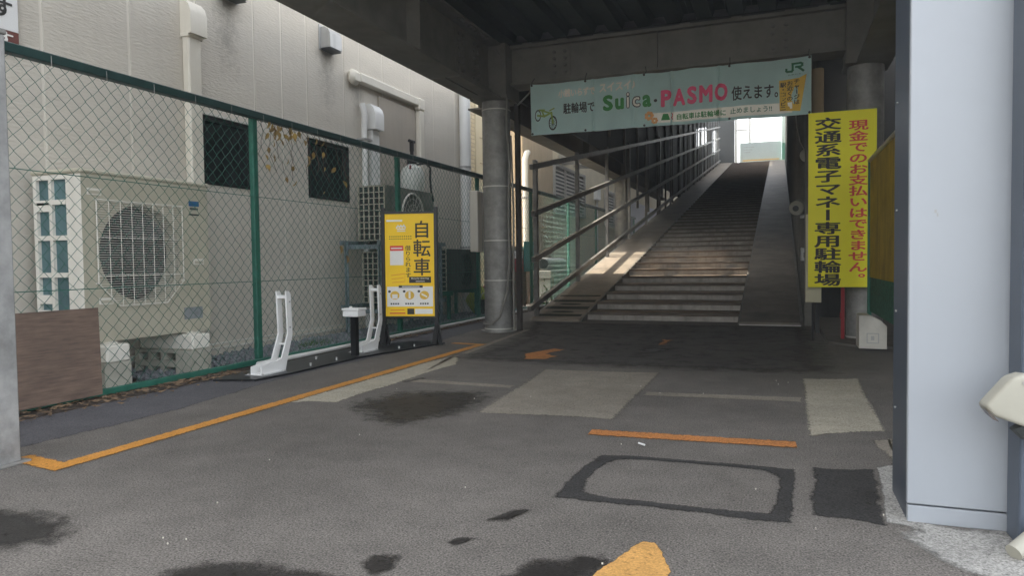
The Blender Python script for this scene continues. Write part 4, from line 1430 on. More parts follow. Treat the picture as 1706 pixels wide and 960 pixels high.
mb = MB(); rect(mb, f1, .03, .095, .965, .29); mb.build("print_field", M_PRINTW, st)
mb = MB(); rect(mb, f2, .27, .278, .76, .302); mb.build("print_caption", M_INK, st)
mb = MB(); stroke(mb, f3, [(.34, .29), (.69, .29)], .008); mb.build("print_line", M_PRINTW, st)
for cx_ in (.19, .49, .79):
    mb = MB(); disc(mb, f2, cx_, .205, .095, .042); mb.build("print_circle", M_BYEL, st)
mb = MB(); rect(mb, f3, .135, .172, .245, .215); rect(mb, f3, .47, .175, .51, .24); stroke(mb, f3, [(.74, .215), (.84, .19)], .016); mb.build("print_icon", M_PRINTW, st)
mb = MB()
for cx_ in (.08, .38, .68): disc(mb, f2, cx_, .243, .028, .012)
for cx_ in (.19, .49, .79):
    for k in range(4): rect(mb, f2, cx_ - .09 + .047 * k, .115, cx_ - .09 + .047 * k + .033, .13)
mb.build("print_marks", M_INK, st)
mb = MB(); rect(mb, f1, .08, .024, .40, .036); stroke(mb, f1, [(.10, .06), (.38, .062)], .006); mb.build("print_strip", M_RED, st)
mb = MB(); rect(mb, f1, .44, .018, .58, .075); mb.build("print_plate", M_INK, st)
mb = MB(); rect(mb, f1, .595, .022, .955, .072); mb.build("print_box", M_PRINTW, st)

# ================================================================== DECK STRUCTURE
deck = thing("elevated_deck", "dark steel deck with bolted girders over the yard", "deck", (-1, 4, 2.6))
DY0 = 2.3
# corrugated sheets, ribs along Y
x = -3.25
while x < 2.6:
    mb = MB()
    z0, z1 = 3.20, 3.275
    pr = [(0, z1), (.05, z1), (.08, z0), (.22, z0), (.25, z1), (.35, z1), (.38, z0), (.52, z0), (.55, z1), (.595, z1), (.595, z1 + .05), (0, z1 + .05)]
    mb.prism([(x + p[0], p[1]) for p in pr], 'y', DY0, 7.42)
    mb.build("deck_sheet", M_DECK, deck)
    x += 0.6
mb = MB(); mb.box(-3.32, 2.8, DY0, 7.9, 3.326, 3.5); mb.build("deck_slab", M_STEEL, deck)


def ibeam_y(xc, y0, y1, zb, zt, w, name, stiff):
    mb = MB()
    mb.box(xc - .008, xc + .008, y0, y1, zb + .022, zt - .022)
    mb.box(xc - w / 2, xc + w / 2, y0, y1, zb, zb + .02)
    mb.box(xc - w / 2, xc + w / 2, y0, y1, zt - .02, zt)
    gd = mb.build(name, M_STEEL, deck)
    for y in stiff:
        mb = MB(); mb.box(xc + .009, xc + w / 2 - .012, y - .006, y + .006, zb + .021, zt - .021); mb.box(xc - w / 2 + .012, xc - .009, y - .006, y + .006, zb + .021, zt - .021)
        mb.build("stiffener", M_STEEL, gd)
    return gd


gl = ibeam_y(-3.02, DY0, 7.34, 2.60, 3.195, 0.30, "girder", (3.4, 5.5))
mb = MB()
mb.box(-3.003, -2.995, 6.45, 7.05, 2.68, 3.12)
mb.box(-2.98, -2.875, 6.3, 7.1, 2.6205, 2.634); mb.box(-3.165, -3.04, 6.3, 7.1, 2.588, 2.5995); mb.box(-3.0, -2.875, 6.3, 7.1, 2.588, 2.5995)
mb.build("splice_plate", M_STEEL, gl)
b0 = MB().hexbolt((-2.995, 6.52, 2.73), (1, 0, 0), .02, .02).build("bolt", M_BOLT, gl)
for (y, n_) in ((6.52, 6), (6.62, 6), (6.90, 6), (7.0, 6)):
    for k in range(n_):
        if (y, k) == (6.52, 0): continue
        c = b0.copy(); c.location = (0, y - 6.52, .07 * k); COL.objects.link(c)
mb = MB()
bf = MB().hexbolt((-2.91, 6.36, 2.634), (0, 0, 1), .02, .022).build("bolt", M_BOLT, gl)
for k in range(9):
    for xx in (0, -.045):
        if k == 0 and xx == 0: continue
        c = bf.copy(); c.location = (xx, .083 * k, 0); COL.objects.link(c)
bt = MB().hexbolt((-2.91, 6.36, 3.1745), (0, 0, -1), .02, .022).build("bolt", M_BOLT, gl)
for k in range(1, 9):
    c = bt.copy(); c.location = (0, .083 * k, 0); COL.objects.link(c)
# outer edge trim and gutter
mb = MB(); mb.box(-3.315, -3.18, DY0, 7.6, 2.655, 2.70); mb.box(-3.315, -3.30, DY0, 7.6, 2.70, 3.3); mb.build("edge_gutter", M_STEEL, deck)
ibeam_y(0.82, DY0, 7.34, 2.60, 3.195, 0.30, "girder", (3.4, 5.5))
# girder carrying on past the first column
gl2 = ibeam_y(-3.32, 7.78, 22.0, 2.60, 3.195, 0.28, "girder", (10, 12.5, 15.8))
# cross beam with the banner
cb_ = MB()
BY = 7.46
cb_.box(-2.80, 0.60, BY + .06, BY + .08, 2.785, 3.155)
cb_.box(-2.80, 0.60, BY, BY + .30, 3.157, 3.19)
cb_.box(-2.80, 0.60, BY, BY + .30, 2.755, 2.783)
cbm = cb_.build("cross_beam", M_STEEL, deck)
for xx in (-1.19,):
    mb = MB(); mb.box(xx - .006, xx + .006, BY + .006, BY + .059, 2.784, 3.156); mb.build("stiffener", M_STEEL, cbm)
first = None
for xc in (-2.24, 0.0):
    mb = MB(); mb.box(xc - .12, xc + .12, BY + .05, BY + .0595, 2.81, 3.13); mb.build("splice_plate", M_STEEL, cbm)
    for i in (-.06, .06):
        for k in range(4):
            if first is None:
                first = MB().hexbolt((xc + i, BY + .05, 2.86 + .073 * k), (0, -1, 0), .02, .018).build("bolt", M_BOLT, cbm); fx_, fz_ = xc + i, 2.86
            else:
                c = first.copy(); c.location = (xc + i - fx_, 0, .073 * k); COL.objects.link(c)
for xc in (-2.6, -2.2, -1.8, -0.9, -0.4, 0.1, 0.4):
    mb = MB(); mb.box(xc - .05, xc + .05, BY - .004, BY + .05, 3.1905, 3.2); mb.build("clip", M_BOLT, cbm)
for (xc, w) in ((-3.02, .42), (0.775, .38)):
    mb = MB(); mb.box(xc - w / 2, xc + w / 2, 7.345, 7.775, 2.64, 3.198); mb.box(xc - w / 2 - .01, xc + w / 2 + .01, 7.342, 7.778, 2.60, 2.638)
    mb.build("joint_box", M_STEEL, deck)


def column(x, y, h, label, bands, r_=0.16):
    t = thing("steel_column", label, "column", (x, y, 0), "round steel columns under the deck")
    mb = MB(); mb.tube([(x, y, 0), (x, y, h)], r_, 32); mb.build("shaft", M_GALV, t, True)
    mb = MB(); mb.tube([(x, y, 0), (x, y, .015)], r_ + .045, 32); mb.build("base_ring", M_GALV, t)
    for z in bands:
        mb = MB(); mb.tube([(x, y, z), (x, y, z + .012)], r_ + .004, 32); mb.build("band", M_TRIM, t)
    return t


column(-3.01, 7.55, 2.598, "round galvanised column with pale bands left of the stairs", (0.03, 0.58, 1.03, 1.64, 2.5))
column(0.765, 7.55, 2.598, "round galvanised column behind the long yellow sign", (0.03, ))
column(-3.32, 15.9, 2.598, "farther round column behind the left stair rails", ())
t = thing("service_post", "dark steel angle post with cables beside the left column", "post", (-2.78, 7.62, 0))
mb = MB(); mb.box(-2.83, -2.76, 7.66, 7.668, 0, 2.595); mb.box(-2.768, -2.76, 7.59, 7.66, 0, 2.595); mb.build("angle", mat("brown black steel", (0.06, 0.05, 0.042), 0.6, var=0.2), t)
t = thing("column_cable", "grey cable curving down the left column from the beam", "cable", (-2.85, 7.4, 1.2))
mb = MB()
mb.tube([(-3.0, 7.33, 3.16), (-2.93, 7.32, 3.14), (-2.86, 7.33, 3.04), (-2.82, 7.36, 2.86), (-2.82, 7.40, 2.6), (-2.84, 7.43, 2.3), (-2.81, 7.43, 1.9), (-2.83, 7.43, 1.3), (-2.82, 7.42, .8), (-2.85, 7.41, .45), (-2.93, 7.38, .18), (-3.02, 7.37, .09), (-3.13, 7.38, .1)], 0.013, 8)
mb.build("sheath", M_CABLE, t, True)
mb = MB(); mb.tube([(-2.75, 7.55, 2.55), (-2.6, 7.5, 2.65), (-2.55, 7.47, 2.7)], 0.01, 6); mb.tube([(-2.80, 7.45, 2.2), (-2.78, 7.46, 1.4), (-2.79, 7.46, .5), (-2.79, 7.46, .02)], .012, 8); mb.build("branch", M_CABLE, t, True)
t = thing("cable_cover", "pale grey cable cover box hung on the fence by the column", "box", (-3.8, 8.72, 0.9))
mb = MB(); mb.box(-3.815, -3.70, 8.58, 8.88, 0.93, 1.735, .008); mb.build("case", M_PIPE, t)
mb = MB(); mb.box(-3.699, -3.694, 8.72, 8.725, 0.94, 1.73); mb.build("seam", M_VENT, t)
t = thing("cable_bundle", "frayed cable bundle hanging at the right column top", "cable", (0.98, 7.2, 2.8))
mb = MB()
for k in range(5):
    mb.tube([(1.10 + .01 * k, 7.0, 3.15), (1.0 + .01 * k, 7.1, 2.98 - .01 * k), (.93 + .012 * k, 7.2, 2.82), (.90 + .008 * k, 7.26, 2.70 - .02 * k)], .009, 6)
mb.build("strand", M_TRIM, t, True)

# ================================================================== STAIRS
SY0, SLOPE = 8.92, 0.1877
RUN, RISE = 0.57, 0.107
NST = 56
stairs = thing("bicycle_stairway", "long worn stairway with bicycle ramps on both sides", "stairway", (-1.4, SY0, 0))
X0, X1 = -2.40, -0.47
mb = MB()
y = 9.22
mb.m = 0
mb.box(X0, X1, y - .006, y + RUN + .02, RISE - .036, RISE - .004)
mb.m = 1
mb.box(X0, X1, y, y + .012, -0.012, RISE - .0365)
mb.m = 2
mb.box(X0, X1, y - .022, y + .045, RISE - .032, RISE, .004)  # dark nosing band carries the shadow under each step edge
step0 = mb.build("step", [M_STAIRC, M_RISER, mat("worn nosing in shadow brown", (0.11, 0.085, 0.065), 0.6, 0.1, var=0.4, scale=4, dirt_amt=0.5, dirt=(0.2, 0.17, 0.14))], stairs)
for k in range(1, NST):
    c = step0.copy(); c.location = (0, RUN * k, RISE * k); COL.objects.link(c)
YE = 9.22 + RUN * NST
rz = lambda y: max(0.0, SLOPE * (y - SY0))
mb = MB()
mb.prism([(9.2, 0.0), (YE, rz(YE) - .12), (YE, rz(YE) - .3), (10.8, 0.0)], 'x', X0 + .01, X1 - .01); mb.build("soffit", M_CLAD, stairs)


def ramp(xa, xb, m, lift, seglen=2.35):
    y = SY0
    while y < YE:
        y1 = min(y + seglen, YE)
        z0, z1 = rz(y) + lift, rz(y1) + lift
        mb = MB()
        mb.prism([(y, max(.005, z0)), (y1 - .006, z1), (y1 - .006, max(.0, z1 - .05)), (y, 0.001 if z0 < .06 else z0 - .05)], 'x', xa, xb)
        mb.build("ramp_plate", m, stairs)
        y = y1


ramp(-3.08, -2.43, M_RAMP, .035)
ramp(-0.445, 0.235, M_RAMPD, .035)
for (xa, xb) in ((-3.115, -3.083), (-2.427, -2.402), (-.468, -.448), (.238, .268)):
    mb = MB(); mb.prism([(SY0 - .02, 0.003), (SY0 + .1, .05), (YE, rz(YE) + .05), (YE, rz(YE) - .3), (SY0 + 1.6, 0.003)], 'x', xa, xb); mb.build("stringer", M_STEEL, stairs)
for (y, w) in ((9.05, .09), (9.42, .13), (9.82, .11), (10.16, .05)):
    mb = MB(); mb.prism([(y, rz(y) + .036), (y + w, rz(y + w) + .036), (y + w, rz(y + w) + .041), (y, rz(y) + .041)], 'x', -3.06, -2.45); mb.build("grip_strip", M_MOSS, stairs)
for y in (9.27, 9.68):
    mb = MB()
    mb.add([(-2.76 + .16 * math.cos(2 * PI * k / 14), y + .05 * math.sin(2 * PI * k / 14), rz(y + .05 * math.sin(2 * PI * k / 14)) + .0385) for k in range(14)], [tuple(range(14))]); mb.build("slot", M_MOSS, stairs)
mb = MB(); mb.box(-.445, .24, SY0 - .075, SY0 - .052, 0.002, .012); mb.build("ramp_lip", M_TRIM, stairs)

rails = thing("stair_railing", "four bar steel railing along the left ramp", "railing", (-3.06, SY0, 0))
RX = -3.05
sl = lambda y: SLOPE * (y - SY0)
for hgt, ys in ((0.24, 8.60), (0.84, 8.78), (1.44, 8.78), (2.05, 8.74)):
    mb = MB(); mb.beam((RX + .045, ys, sl(ys) + hgt), (RX + .045, YE - 1, sl(YE - 1) + hgt), .05, .07); mb.build("rail", M_RAIL, rails)
pp = None
y = 9.06
while y < YE - 1:
    if pp is None:
        mb = MB(); mb.box(RX - .035, RX + .018, y - .035, y + .035, -0.04, 2.15); pp = mb.build("post", M_RAIL, rails); py0 = y
    else:
        c = pp.copy(); c.location = (0, y - py0, sl(y) - sl(py0)); COL.objects.link(c)
    y += 2.12

# enclosure round the stairs
enc = thing("stair_enclosure", "dark sheet clad enclosure around the climbing stairs", "enclosure", (-1.4, 20, 3))
RT = lambda y: 3.22 + SLOPE * (y - 7.8)
y = 7.8
YROOF = 31.0
while y < YROOF:
    y1 = min(y + 2.9, YROOF)
    mb = MB(); mb.prism([(y, RT(y)), (y1 - .01, RT(y1)), (y1 - .01, RT(y1) + .12), (y, RT(y) + .12)], 'x', -3.3, 1.0); mb.build("roof_panel", M_CLAD, enc)
    mb = MB(); mb.beam((-3.1, y + .1, RT(y + .1) - .10), (.7, y + .1, RT(y + .1) - .10), .1, .18); mb.build("roof_beam", M_STEEL, enc)
    y = y1


def clad(xa, xb, y0, y1, zb0, zb1, zt0, zt1):
    mb = MB()
    mb.prism([(y0, zb0), (y1, zb1), (y1, zt1), (y0, zt0)], 'x', xa, xb); mb.build("wall_panel", M_CLAD, enc)


lowL = lambda y: max(2.85, sl(y) - .3)
y = 7.8
while y < 41:
    y1 = y + 1.45
    if 29.2 < y < 32.5:      # window opening in the cladding
        clad(-3.14, -3.11, y, y1 - .012, lowL(y), lowL(y1), sl(y) + 1.35, sl(y1) + 1.35)
        clad(-3.14, -3.11, y, y1 - .012, sl(y) + 2.15, sl(y1) + 2.15, RT(y), RT(y1))
    elif 36 < y < 39:
        clad(-3.14, -3.11, y, y1 - .012, lowL(y), lowL(y1), sl(y) + .7, sl(y1) + .7)
        clad(-3.14, -3.11, y, y1 - .012, sl(y) + 1.9, sl(y1) + 1.9, RT(y), RT(y1))
    else:
        clad(-3.14, -3.11, y, y1 - .012, lowL(y), lowL(y1), RT(y), RT(y1))
    clad(.36, .40, y + .3, y1 + .288, 0.0, 0.0, RT(y), RT(y1))
    y = y1
y = 12.2
while y < 40:
    mb = MB(); mb.box(-3.105, -3.06, y - .04, y + .04, max(2.0, sl(y)) if y > 15 else 3.2, RT(y) - .01); mb.build("wall_post", M_STEEL, enc)
    mb = MB(); mb.box(.285, .358, y - .05, y + .05, 0, RT(y) - .01); mb.build("wall_post", M_STEEL, enc)
    y += 1.45
mb = MB(); mb.box(.28, .358, 8.95, 9.05, 0, 3.3); mb.box(.28, .357, 10.5, 10.58, 0, 3.5); mb.build("wall_post", M_STEEL, enc)
mb = MB(); mb.beam((.34, 9.06, 1.0), (.34, 20, 1.0 + SLOPE * 11), .03, .12); mb.build("wall_rail", M_STEEL, enc)

# far end
t = thing("end_board", "pale notice board closing the top of the stairs", "board", (-.9, YE + .6, rz(YE)))
zE = rz(YE)
mb = MB(); mb.box(-2.05, .12, YE + .5, YE + .56, zE + .02, zE + 1.15, .01); mb.build("panel", mat("pale board", (0.50, 0.58, 0.56), 0.6, var=0.05), t)
mb = MB(); mb.box(-1.9, 0.0, YE + .495, YE + .499, zE + .14, zE + .2); mb.build("stripe", M_BYEL, t)
mb = MB()
for k in range(3): mb.box(-1.85, -1.5 + .1 * k, YE + .495, YE + .499, zE + .6 + .14 * k, zE + .63 + .14 * k)
mb.build("print_line", M_VENT, t)
t = thing("green_partition", "green and white partition at the top right of the stairs", "partition", (.3, YE, zE))
mb = MB(); mb.box(.13, .75, YE + .35, YE + .42, zE - .2, zE + 1.0); mb.build("lower_panel", mat("green partition", (0.07, 0.26, 0.16), 0.6, var=0.1), t)
mb = MB(); mb.box(.13, .75, YE + .35, YE + .42, zE + 1.01, zE + 3.2); mb.build("upper_panel", mat("pale green partition", (0.50, 0.60, 0.52), 0.6, var=0.06), t)
mb = MB(); mb.box(-3.2, -2.36, YE + .9, YE + 1.0, zE - .3, zE + 5)
mb.build("wall_panel", M_CLAD, enc)
t = thing("window_frame", "bright open window frame above the stair top", "window", (-1, YE + 1.2, zE))
mb = MB()
for xx in (-2.3, -1.55, .7): mb.box(xx - .06, xx + .06, YE + 1.2, YE + 1.3, zE, zE + 4)
mb.box(-2.23, -1.62, YE + 1.21, YE + 1.29, zE + 1.95, zE + 2.03)
mb.build("mullion", M_TRIM, t)
mb = MB(); mb.tube([(-.9, YE + 6, zE + 2.4), (-.1, YE + 6, zE + 2.1), (.7, YE + 6, zE + 1.95)], .02, 5); mb.build("wire", M_CABLE, t)
mb = MB(); mb.box(-3.1, .8, YE + .02, YE + 3, zE - .25, zE - .01)
tag(mb.build("landing", M_STAIRC, loc=(-1, YE + 1, zE)), "concrete landing at the top of the stairs", kind="structure")

# ================================================================== RIGHT SIDE
t = thing("security_camera", "pale round security camera on the right stair wall", "camera", (.27, 9.3, 1.4))
mb = MB(); mb.tube([(.27, 9.33, 1.40), (.22, 9.22, 1.40), (.19, 9.14, 1.39), (.185, 9.11, 1.385)], [.075, .095, .085, .05], 16); mb.build("housing", M_BEIGE, t, True)
mb = MB(); mb.tube([(.185, 9.112, 1.385), (.183, 9.10, 1.383)], .035, 12); mb.build("lens", M_FAN, t)
mb = MB(); mb.box(.24, .356, 9.28, 9.36, 1.28, 1.33); mb.box(.25, .29, 9.29, 9.35, 1.33, 1.36); mb.build("bracket", M_VENT, t)
t = thing("dome_lamp", "grey dome lamp high on the right stair wall", "lamp", (.3, 9.25, 2.0))
mb = MB(); mb.tube([(.31, 9.25, 2.0), (.31, 9.22, 2.02), (.31, 9.15, 2.02), (.31, 9.12, 2.0)], [.06, .085, .08, .04], 14); mb.build("dome", M_BEIGE, t, True)
mb = MB(); mb.box(.28, .355, 9.26, 9.32, 1.96, 2.06); mb.build("base", M_VENT, t)
t = thing("wall_cable", "white cable looping along the right stair wall", "cable", (.25, 9.5, 2.3))
mb = MB(); mb.tube([(.2, 9.9, 2.62), (.21, 9.8, 2.45), (.24, 9.6, 2.25), (.29, 9.4, 2.1), (.31, 9.3, 2.05)], .007, 6); mb.build("sheath", M_TRIM, t, True)
t = thing("switch_box", "small grey switch box below the security camera", "box", (.3, 9.2, .8))
mb = MB(); mb.box(.24, .356, 9.12, 9.2, .76, .92, .008); mb.build("case", M_VENT, t)
mb = MB(); mb.box(.27, .33, 9.112, 9.1195, .80, .86); mb.build("cover", M_CABLE, t)
t = thing("pale_conduit", "pale vertical conduit beside the banner's right end", "pipe", (.36, 7.95, 0))
mb = MB(); mb.tube([(.37, 7.95, 1.2), (.37, 7.95, 2.72)], .055, 12); mb.build("pipe", M_TILE2, t, True)
mb = MB(); mb.box(.30, .44, 7.9, 8.0, 2.2, 2.23); mb.build("pipe_clamp", M_STEEL, t)
t = thing("pale_board", "pale cream board standing behind the long yellow sign", "board", (.37, 7.3, .3))
mb = MB(); mb.box(.235, .375, 7.30, 7.32, .37, 1.21, .004); mb.build("panel", mat("cream board", (0.50, 0.47, 0.33), 0.6, var=0.06), t)
mb = MB(); mb.box(.29, .31, 7.3215, 7.34, 0, 1.0); mb.build("stake", M_BLACK, t)

t = thing("yellow_sign", "long lemon yellow sign with black and red vertical lettering", "sign", (.52, 7.24, .5))
mb = MB(); mb.box(.255, .828, 7.235, 7.248, .52, 2.145); mb.build("panel", M_YEL2, t)
ys = lambda d: (lambda a, b, e=0: (a, 7.2345 - d - e, b))
mb = MB(); column_text(mb, "交通系電子マネー専用駐輪場", ys(.0012), .305, 2.095, .235, .119, .1205, .026); mb.build("lettering", M_INK, t)
mb = MB(); column_text(mb, "現金でのお支払いはできません。", ys(.0012), .595, 2.055, .165, .098, .1, .024); mb.build("lettering", M_RED, t)
mb = MB(); mb.box(.27, .30, 7.2485, 7.36, 2.05, 2.08); mb.box(.75, .78, 7.2485, 7.40, 2.05, 2.08); mb.build("hanger", M_STEEL, t)

t = thing("added_side_wall", "added unseen pale wall on the far right, stopping and bouncing light", "building", (2.6, 6, 0))  # unseen wall added to stop side light and bounce some back
mb = MB(); mb.box(2.0, 2.2, 3.9, 10.2, 0, 6.5); mb.build("wall", mat("pale grey wall", (0.42, 0.41, 0.39), 0.85, var=0.15), t)
# dark wall for the unlit space behind right column, raised to block sky
t = thing("back_wall", "wall behind the right column, unlit darkness put into its colour", "wall", (1.6, 10, 0))
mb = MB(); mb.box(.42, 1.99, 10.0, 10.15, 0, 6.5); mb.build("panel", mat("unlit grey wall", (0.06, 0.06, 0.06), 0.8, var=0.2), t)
mb = MB(); mb.box(.6, 1.4, 9.98, 9.999, 0, 2.0); mb.build("door", M_CLAD, t)
t = thing("red_post", "slim red post beside the right column foot", "post", (.56, 7.30, 0))
mb = MB(); mb.box(.545, .575, 7.32, 7.35, 0.03, .515); mb.build("shaft", M_REDP, t)
mb = MB(); mb.box(.535, .552, 7.305, 7.32, .22, .28); mb.build("knob", M_REDP, t)
mb = MB(); mb.prism([(.42, 7.15), (.60, 6.95), (1.9, 6.6), (1.9, 10), (.42, 10)], 'z', 0.0, .022)
tag(mb.build("concrete_kerb", mat("concrete darkened for shade", (0.15, 0.14, 0.125), 0.9, var=0.2, scale=6, bump=.3), loc=(.9, 8, 0)), "low concrete edge under the right column", kind="structure")  # kerb colour darkened to hold the shadow by the column
t = thing("sand_box", "white concrete block with sloped top by the right column", "block", (.735, 6.68, 0))
mb = MB(); mb.prism([(.635, .0225), (.845, .0225), (.845, .215), (.80, .262), (.715, .305), (.635, .305)], 'y', 6.64, 6.90); mb.build("body", mat("chalky white concrete", (0.62, 0.60, 0.54), 0.85, var=0.1, scale=8, bump=0.3, dirt_amt=0.35, dirt=(0.3, 0.28, 0.22)), t)
mb = MB()
for (a, b, c_, d_) in ((.692, .785, .148, .155), (.692, .785, .068, .075), (.692, .699, .075, .148), (.778, .785, .075, .148), (.725, .75, .095, .13)): mb.box(a, b, 6.635, 6.6395, c_, d_)
mb.build("plate_edge", M_VENT, t)

gf = thing("banner_fence", "green mesh fence with a faded yellow banner behind the cabinet", "fence", (.77, 5.6, 0))
GX = .745
mb = MB(); mb.tube([(GX, 6.95, 0.02), (GX, 6.95, 1.63)], .018, 8); mb.build("post", M_GREENPOST, gf); mb = MB(); mb.tube([(GX, 4.2, 0), (GX, 4.2, 1.63)], .018, 8); mb.build("post", M_GREENPOST, gf)
mb = MB(); mb.tube([(GX, 4.2, 1.64), (GX, 6.97, 1.64)], .02, 8); mb.build("top_rail", M_VENT, gf)
mb = MB(); mb.box(GX - .002, GX + .002, 4.2, 6.95, .62, 1.62); mb.build("banner_sheet", mat("faded yellow sheet", (0.52, 0.36, 0.035), 0.6, var=0.3, scale=3, trans=0.3, streak=0.45, dirt=(0.15, 0.12, 0.02)), gf)
mb = MB(); mb.box(GX + .004, GX + .007, 4.2, 6.95, .32, .66); mb.build("lower_sheet", mat("green shade net", (0.02, 0.11, 0.07), 0.7, var=0.5, scale=30), gf)
mb = MB()
yy = 4.2
while yy < 6.95:
    mb.tube([(GX + .012, yy, .32), (GX + .012, yy, 1.62)], .002, 3, False); yy += .05
zz_ = .32
while zz_ < 1.62:
    mb.tube([(GX + .014, 4.2, zz_), (GX + .014, 6.95, zz_)], .002, 3, False); zz_ += .05
tag(mb.build("wire_mesh", M_MESH, gf), kind="stuff")

# pale cabinet and slate post
t = thing("pale_cabinet", "tall pale blue grey steel cabinet on the right", "cabinet", (.6, 2.7, 0))
mb = MB(); mb.box(.362, 1.25, 2.412, 2.69, .0, 2.25); mb.build("carcass", M_SLATE, t)  # cabinet's shaded side put into this dark slate colour
mb = MB(); mb.box(.360, 1.25, 2.385, 2.410, .057, 2.25, .003); mb.build("front_panel", M_CABW, t)
mb = MB(); mb.box(.362, 1.25, 2.387, 2.4115, .0, .052, .002); mb.build("kick_panel", M_CABW, t)
mb = MB(); mb.box(.425, .431, 2.3842, 2.3849, .925, .935); mb.box(.431, .435, 2.3842, 2.3849, .915, .925); mb.build("scuff", M_VENT, t)
for z in (.3, .62, .95, 1.3):
    mb = MB(); mb.cyl((.362, 2.63, z), (.358, 2.63, z), .004, 8); mb.build("rivet", M_VENT, t)
t = thing("slate_post", "slate blue post at the right edge before the cabinet", "post", (.66, 2.28, 0))
mb = MB(); mb.box(.607, .78, 2.25, 2.36, .006, 2.3, .004); mb.build("shaft", M_SLATE, t)
t = thing("sensor_housing", "beige wedge shaped sensor housing fixed to the slate post", "sensor", (.58, 2.2, .4))
mb = MB()
zs = [(.512, .392), (.533, .352), (.598, .333), (.598, .30), (.64, .30), (.64, .488), (.592, .492), (.572, .480)]
A = [(.514, .398), (.530, .374), (.615, .345), (.618, .305), (.66, .305), (.66, .482), (.60, .488), (.574, .478)]
n = len(A)
P = [(p[0], 2.19, p[1]) for p in A] + [(p[0] - .006, 2.262, p[1] - .004) for p in A]
mb.add(P, [tuple(range(n))[::-1], tuple(range(n, 2 * n))] + [(i, (i + 1) % n, n + (i + 1) % n, n + i) for i in range(n)])
o = mb.build("shell", M_BEIGE, t)
bv = o.modifiers.new("bevel", 'BEVEL'); bv.width = .011; bv.segments = 4
for p_ in o.data.polygons: p_.use_smooth = True
mb = MB(); mb.hexbolt((.60, 2.1895, .465), (0, -1, 0), .006, .003); mb.build('screw', M_VENT, t)
mb = MB(); mb.box(.6385, .6405, 2.1865, 2.1895, .31, .478); mb.build('seam', M_CABLE, t)
mb = MB(); mb.prism([(.513, .390), (.531, .364), (.545, .358), (.528, .380)], 'y', 2.192, 2.258); mb.build("lens", mat("brown window", (0.10, 0.085, 0.075), 0.3), t)
mb = MB(); mb.tube([(.595, 2.225, .345), (.612, 2.225, .315)], [.022, .012], 10); mb.build("knob", M_FAN, t)
t = thing("pipe_stub", "short beige pipe stub at the foot of the slate post", "pipe", (.6, 2.2, 0))
mb = MB(); mb.tube([(.575, 2.17, .02), (.66, 2.24, .07)], .022, 12); mb.build("pipe", M_BEIGE, t, True)

# ================================================================== BANNER
BX0, BX1, BZ0, BZ1, BNY = -2.53, 0.285, 2.165, 2.715, 7.38
ban = thing("banner", "wide pale teal cloth banner tied under the cross beam", "banner", ((BX0 + BX1) / 2, BNY, BZ0))
BW, BH = BX1 - BX0, BZ1 - BZ0


def bsurf(d):
    def fn(a, b, e=0):
        # a, b in 0..1; slack cloth: shallow waves, sag between the ties
        ww = .012 * math.sin(a * 19 + b * 1.2) + .009 * math.sin(a * 41 + 2 * b) * (1 - .3 * b) + .004 * math.sin(a * 83 - 5 * b)
        for c in (.245, .40, .535, .70):
            ww += .022 * math.exp(-((a - c) / .005) ** 2) * (1 if c != .40 else .5)
        sag = -.008 * abs(math.sin(a * PI * 5)) * b
        return (BX0 + a * BW, BNY - ww - d - e, BZ0 + b * BH + sag)
    return fn


mb = MB(); rect(mb, bsurf(0), 0, 0, 1, 1, 260, 14); mb.build("cloth", M_BAN, ban, True)


def fine(mbx, cut=.02):
    """split long faces so that print follows the cloth"""
    return mbx


class Print:
    """print is cut fine in banner space, then laid on the cloth"""
    def __init__(self, d=.003):
        self.mb, self.fn = MB(), bsurf(d)

    def flat(self, a, b, e=0):
        return (a, b, e)

    def done(self, name, m):
        import bmesh
        bm = bmesh.new()
        vs = [bm.verts.new(p) for p in self.mb.v]
        for fc_ in self.mb.f:
            try:
                bm.faces.new([vs[i] for i in fc_])
            except ValueError:
                pass
        # slice by vertical lines in banner space
        for k in range(1, 130):
            x_ = k / 130
            geom = bm.verts[:] + bm.edges[:] + bm.faces[:]
            xs = [v.co.x for v in bm.verts]
            if min(xs) < x_ < max(xs):
                bmesh.ops.bisect_plane(bm, geom=geom, plane_co=(x_, 0, 0), plane_no=(1, 0, 0), dist=1e-6)
        out = MB()
        bm.verts.index_update()
        out.add([self.fn(v.co.x, v.co.y, v.co.z) for v in bm.verts], [[v.index for v in f_.verts] for f_ in bm.faces])
        bm.free()
        return out.build(name, m, ban)


def ptext(s, x0, y0, x1, y1, m, bold=.02, d=.003, name="lettering"):
    p = Print(d); put(p.mb, s, p.flat, x0, y0, x1, y1, bold); p.done(name, m)


skew = lambda a: 0
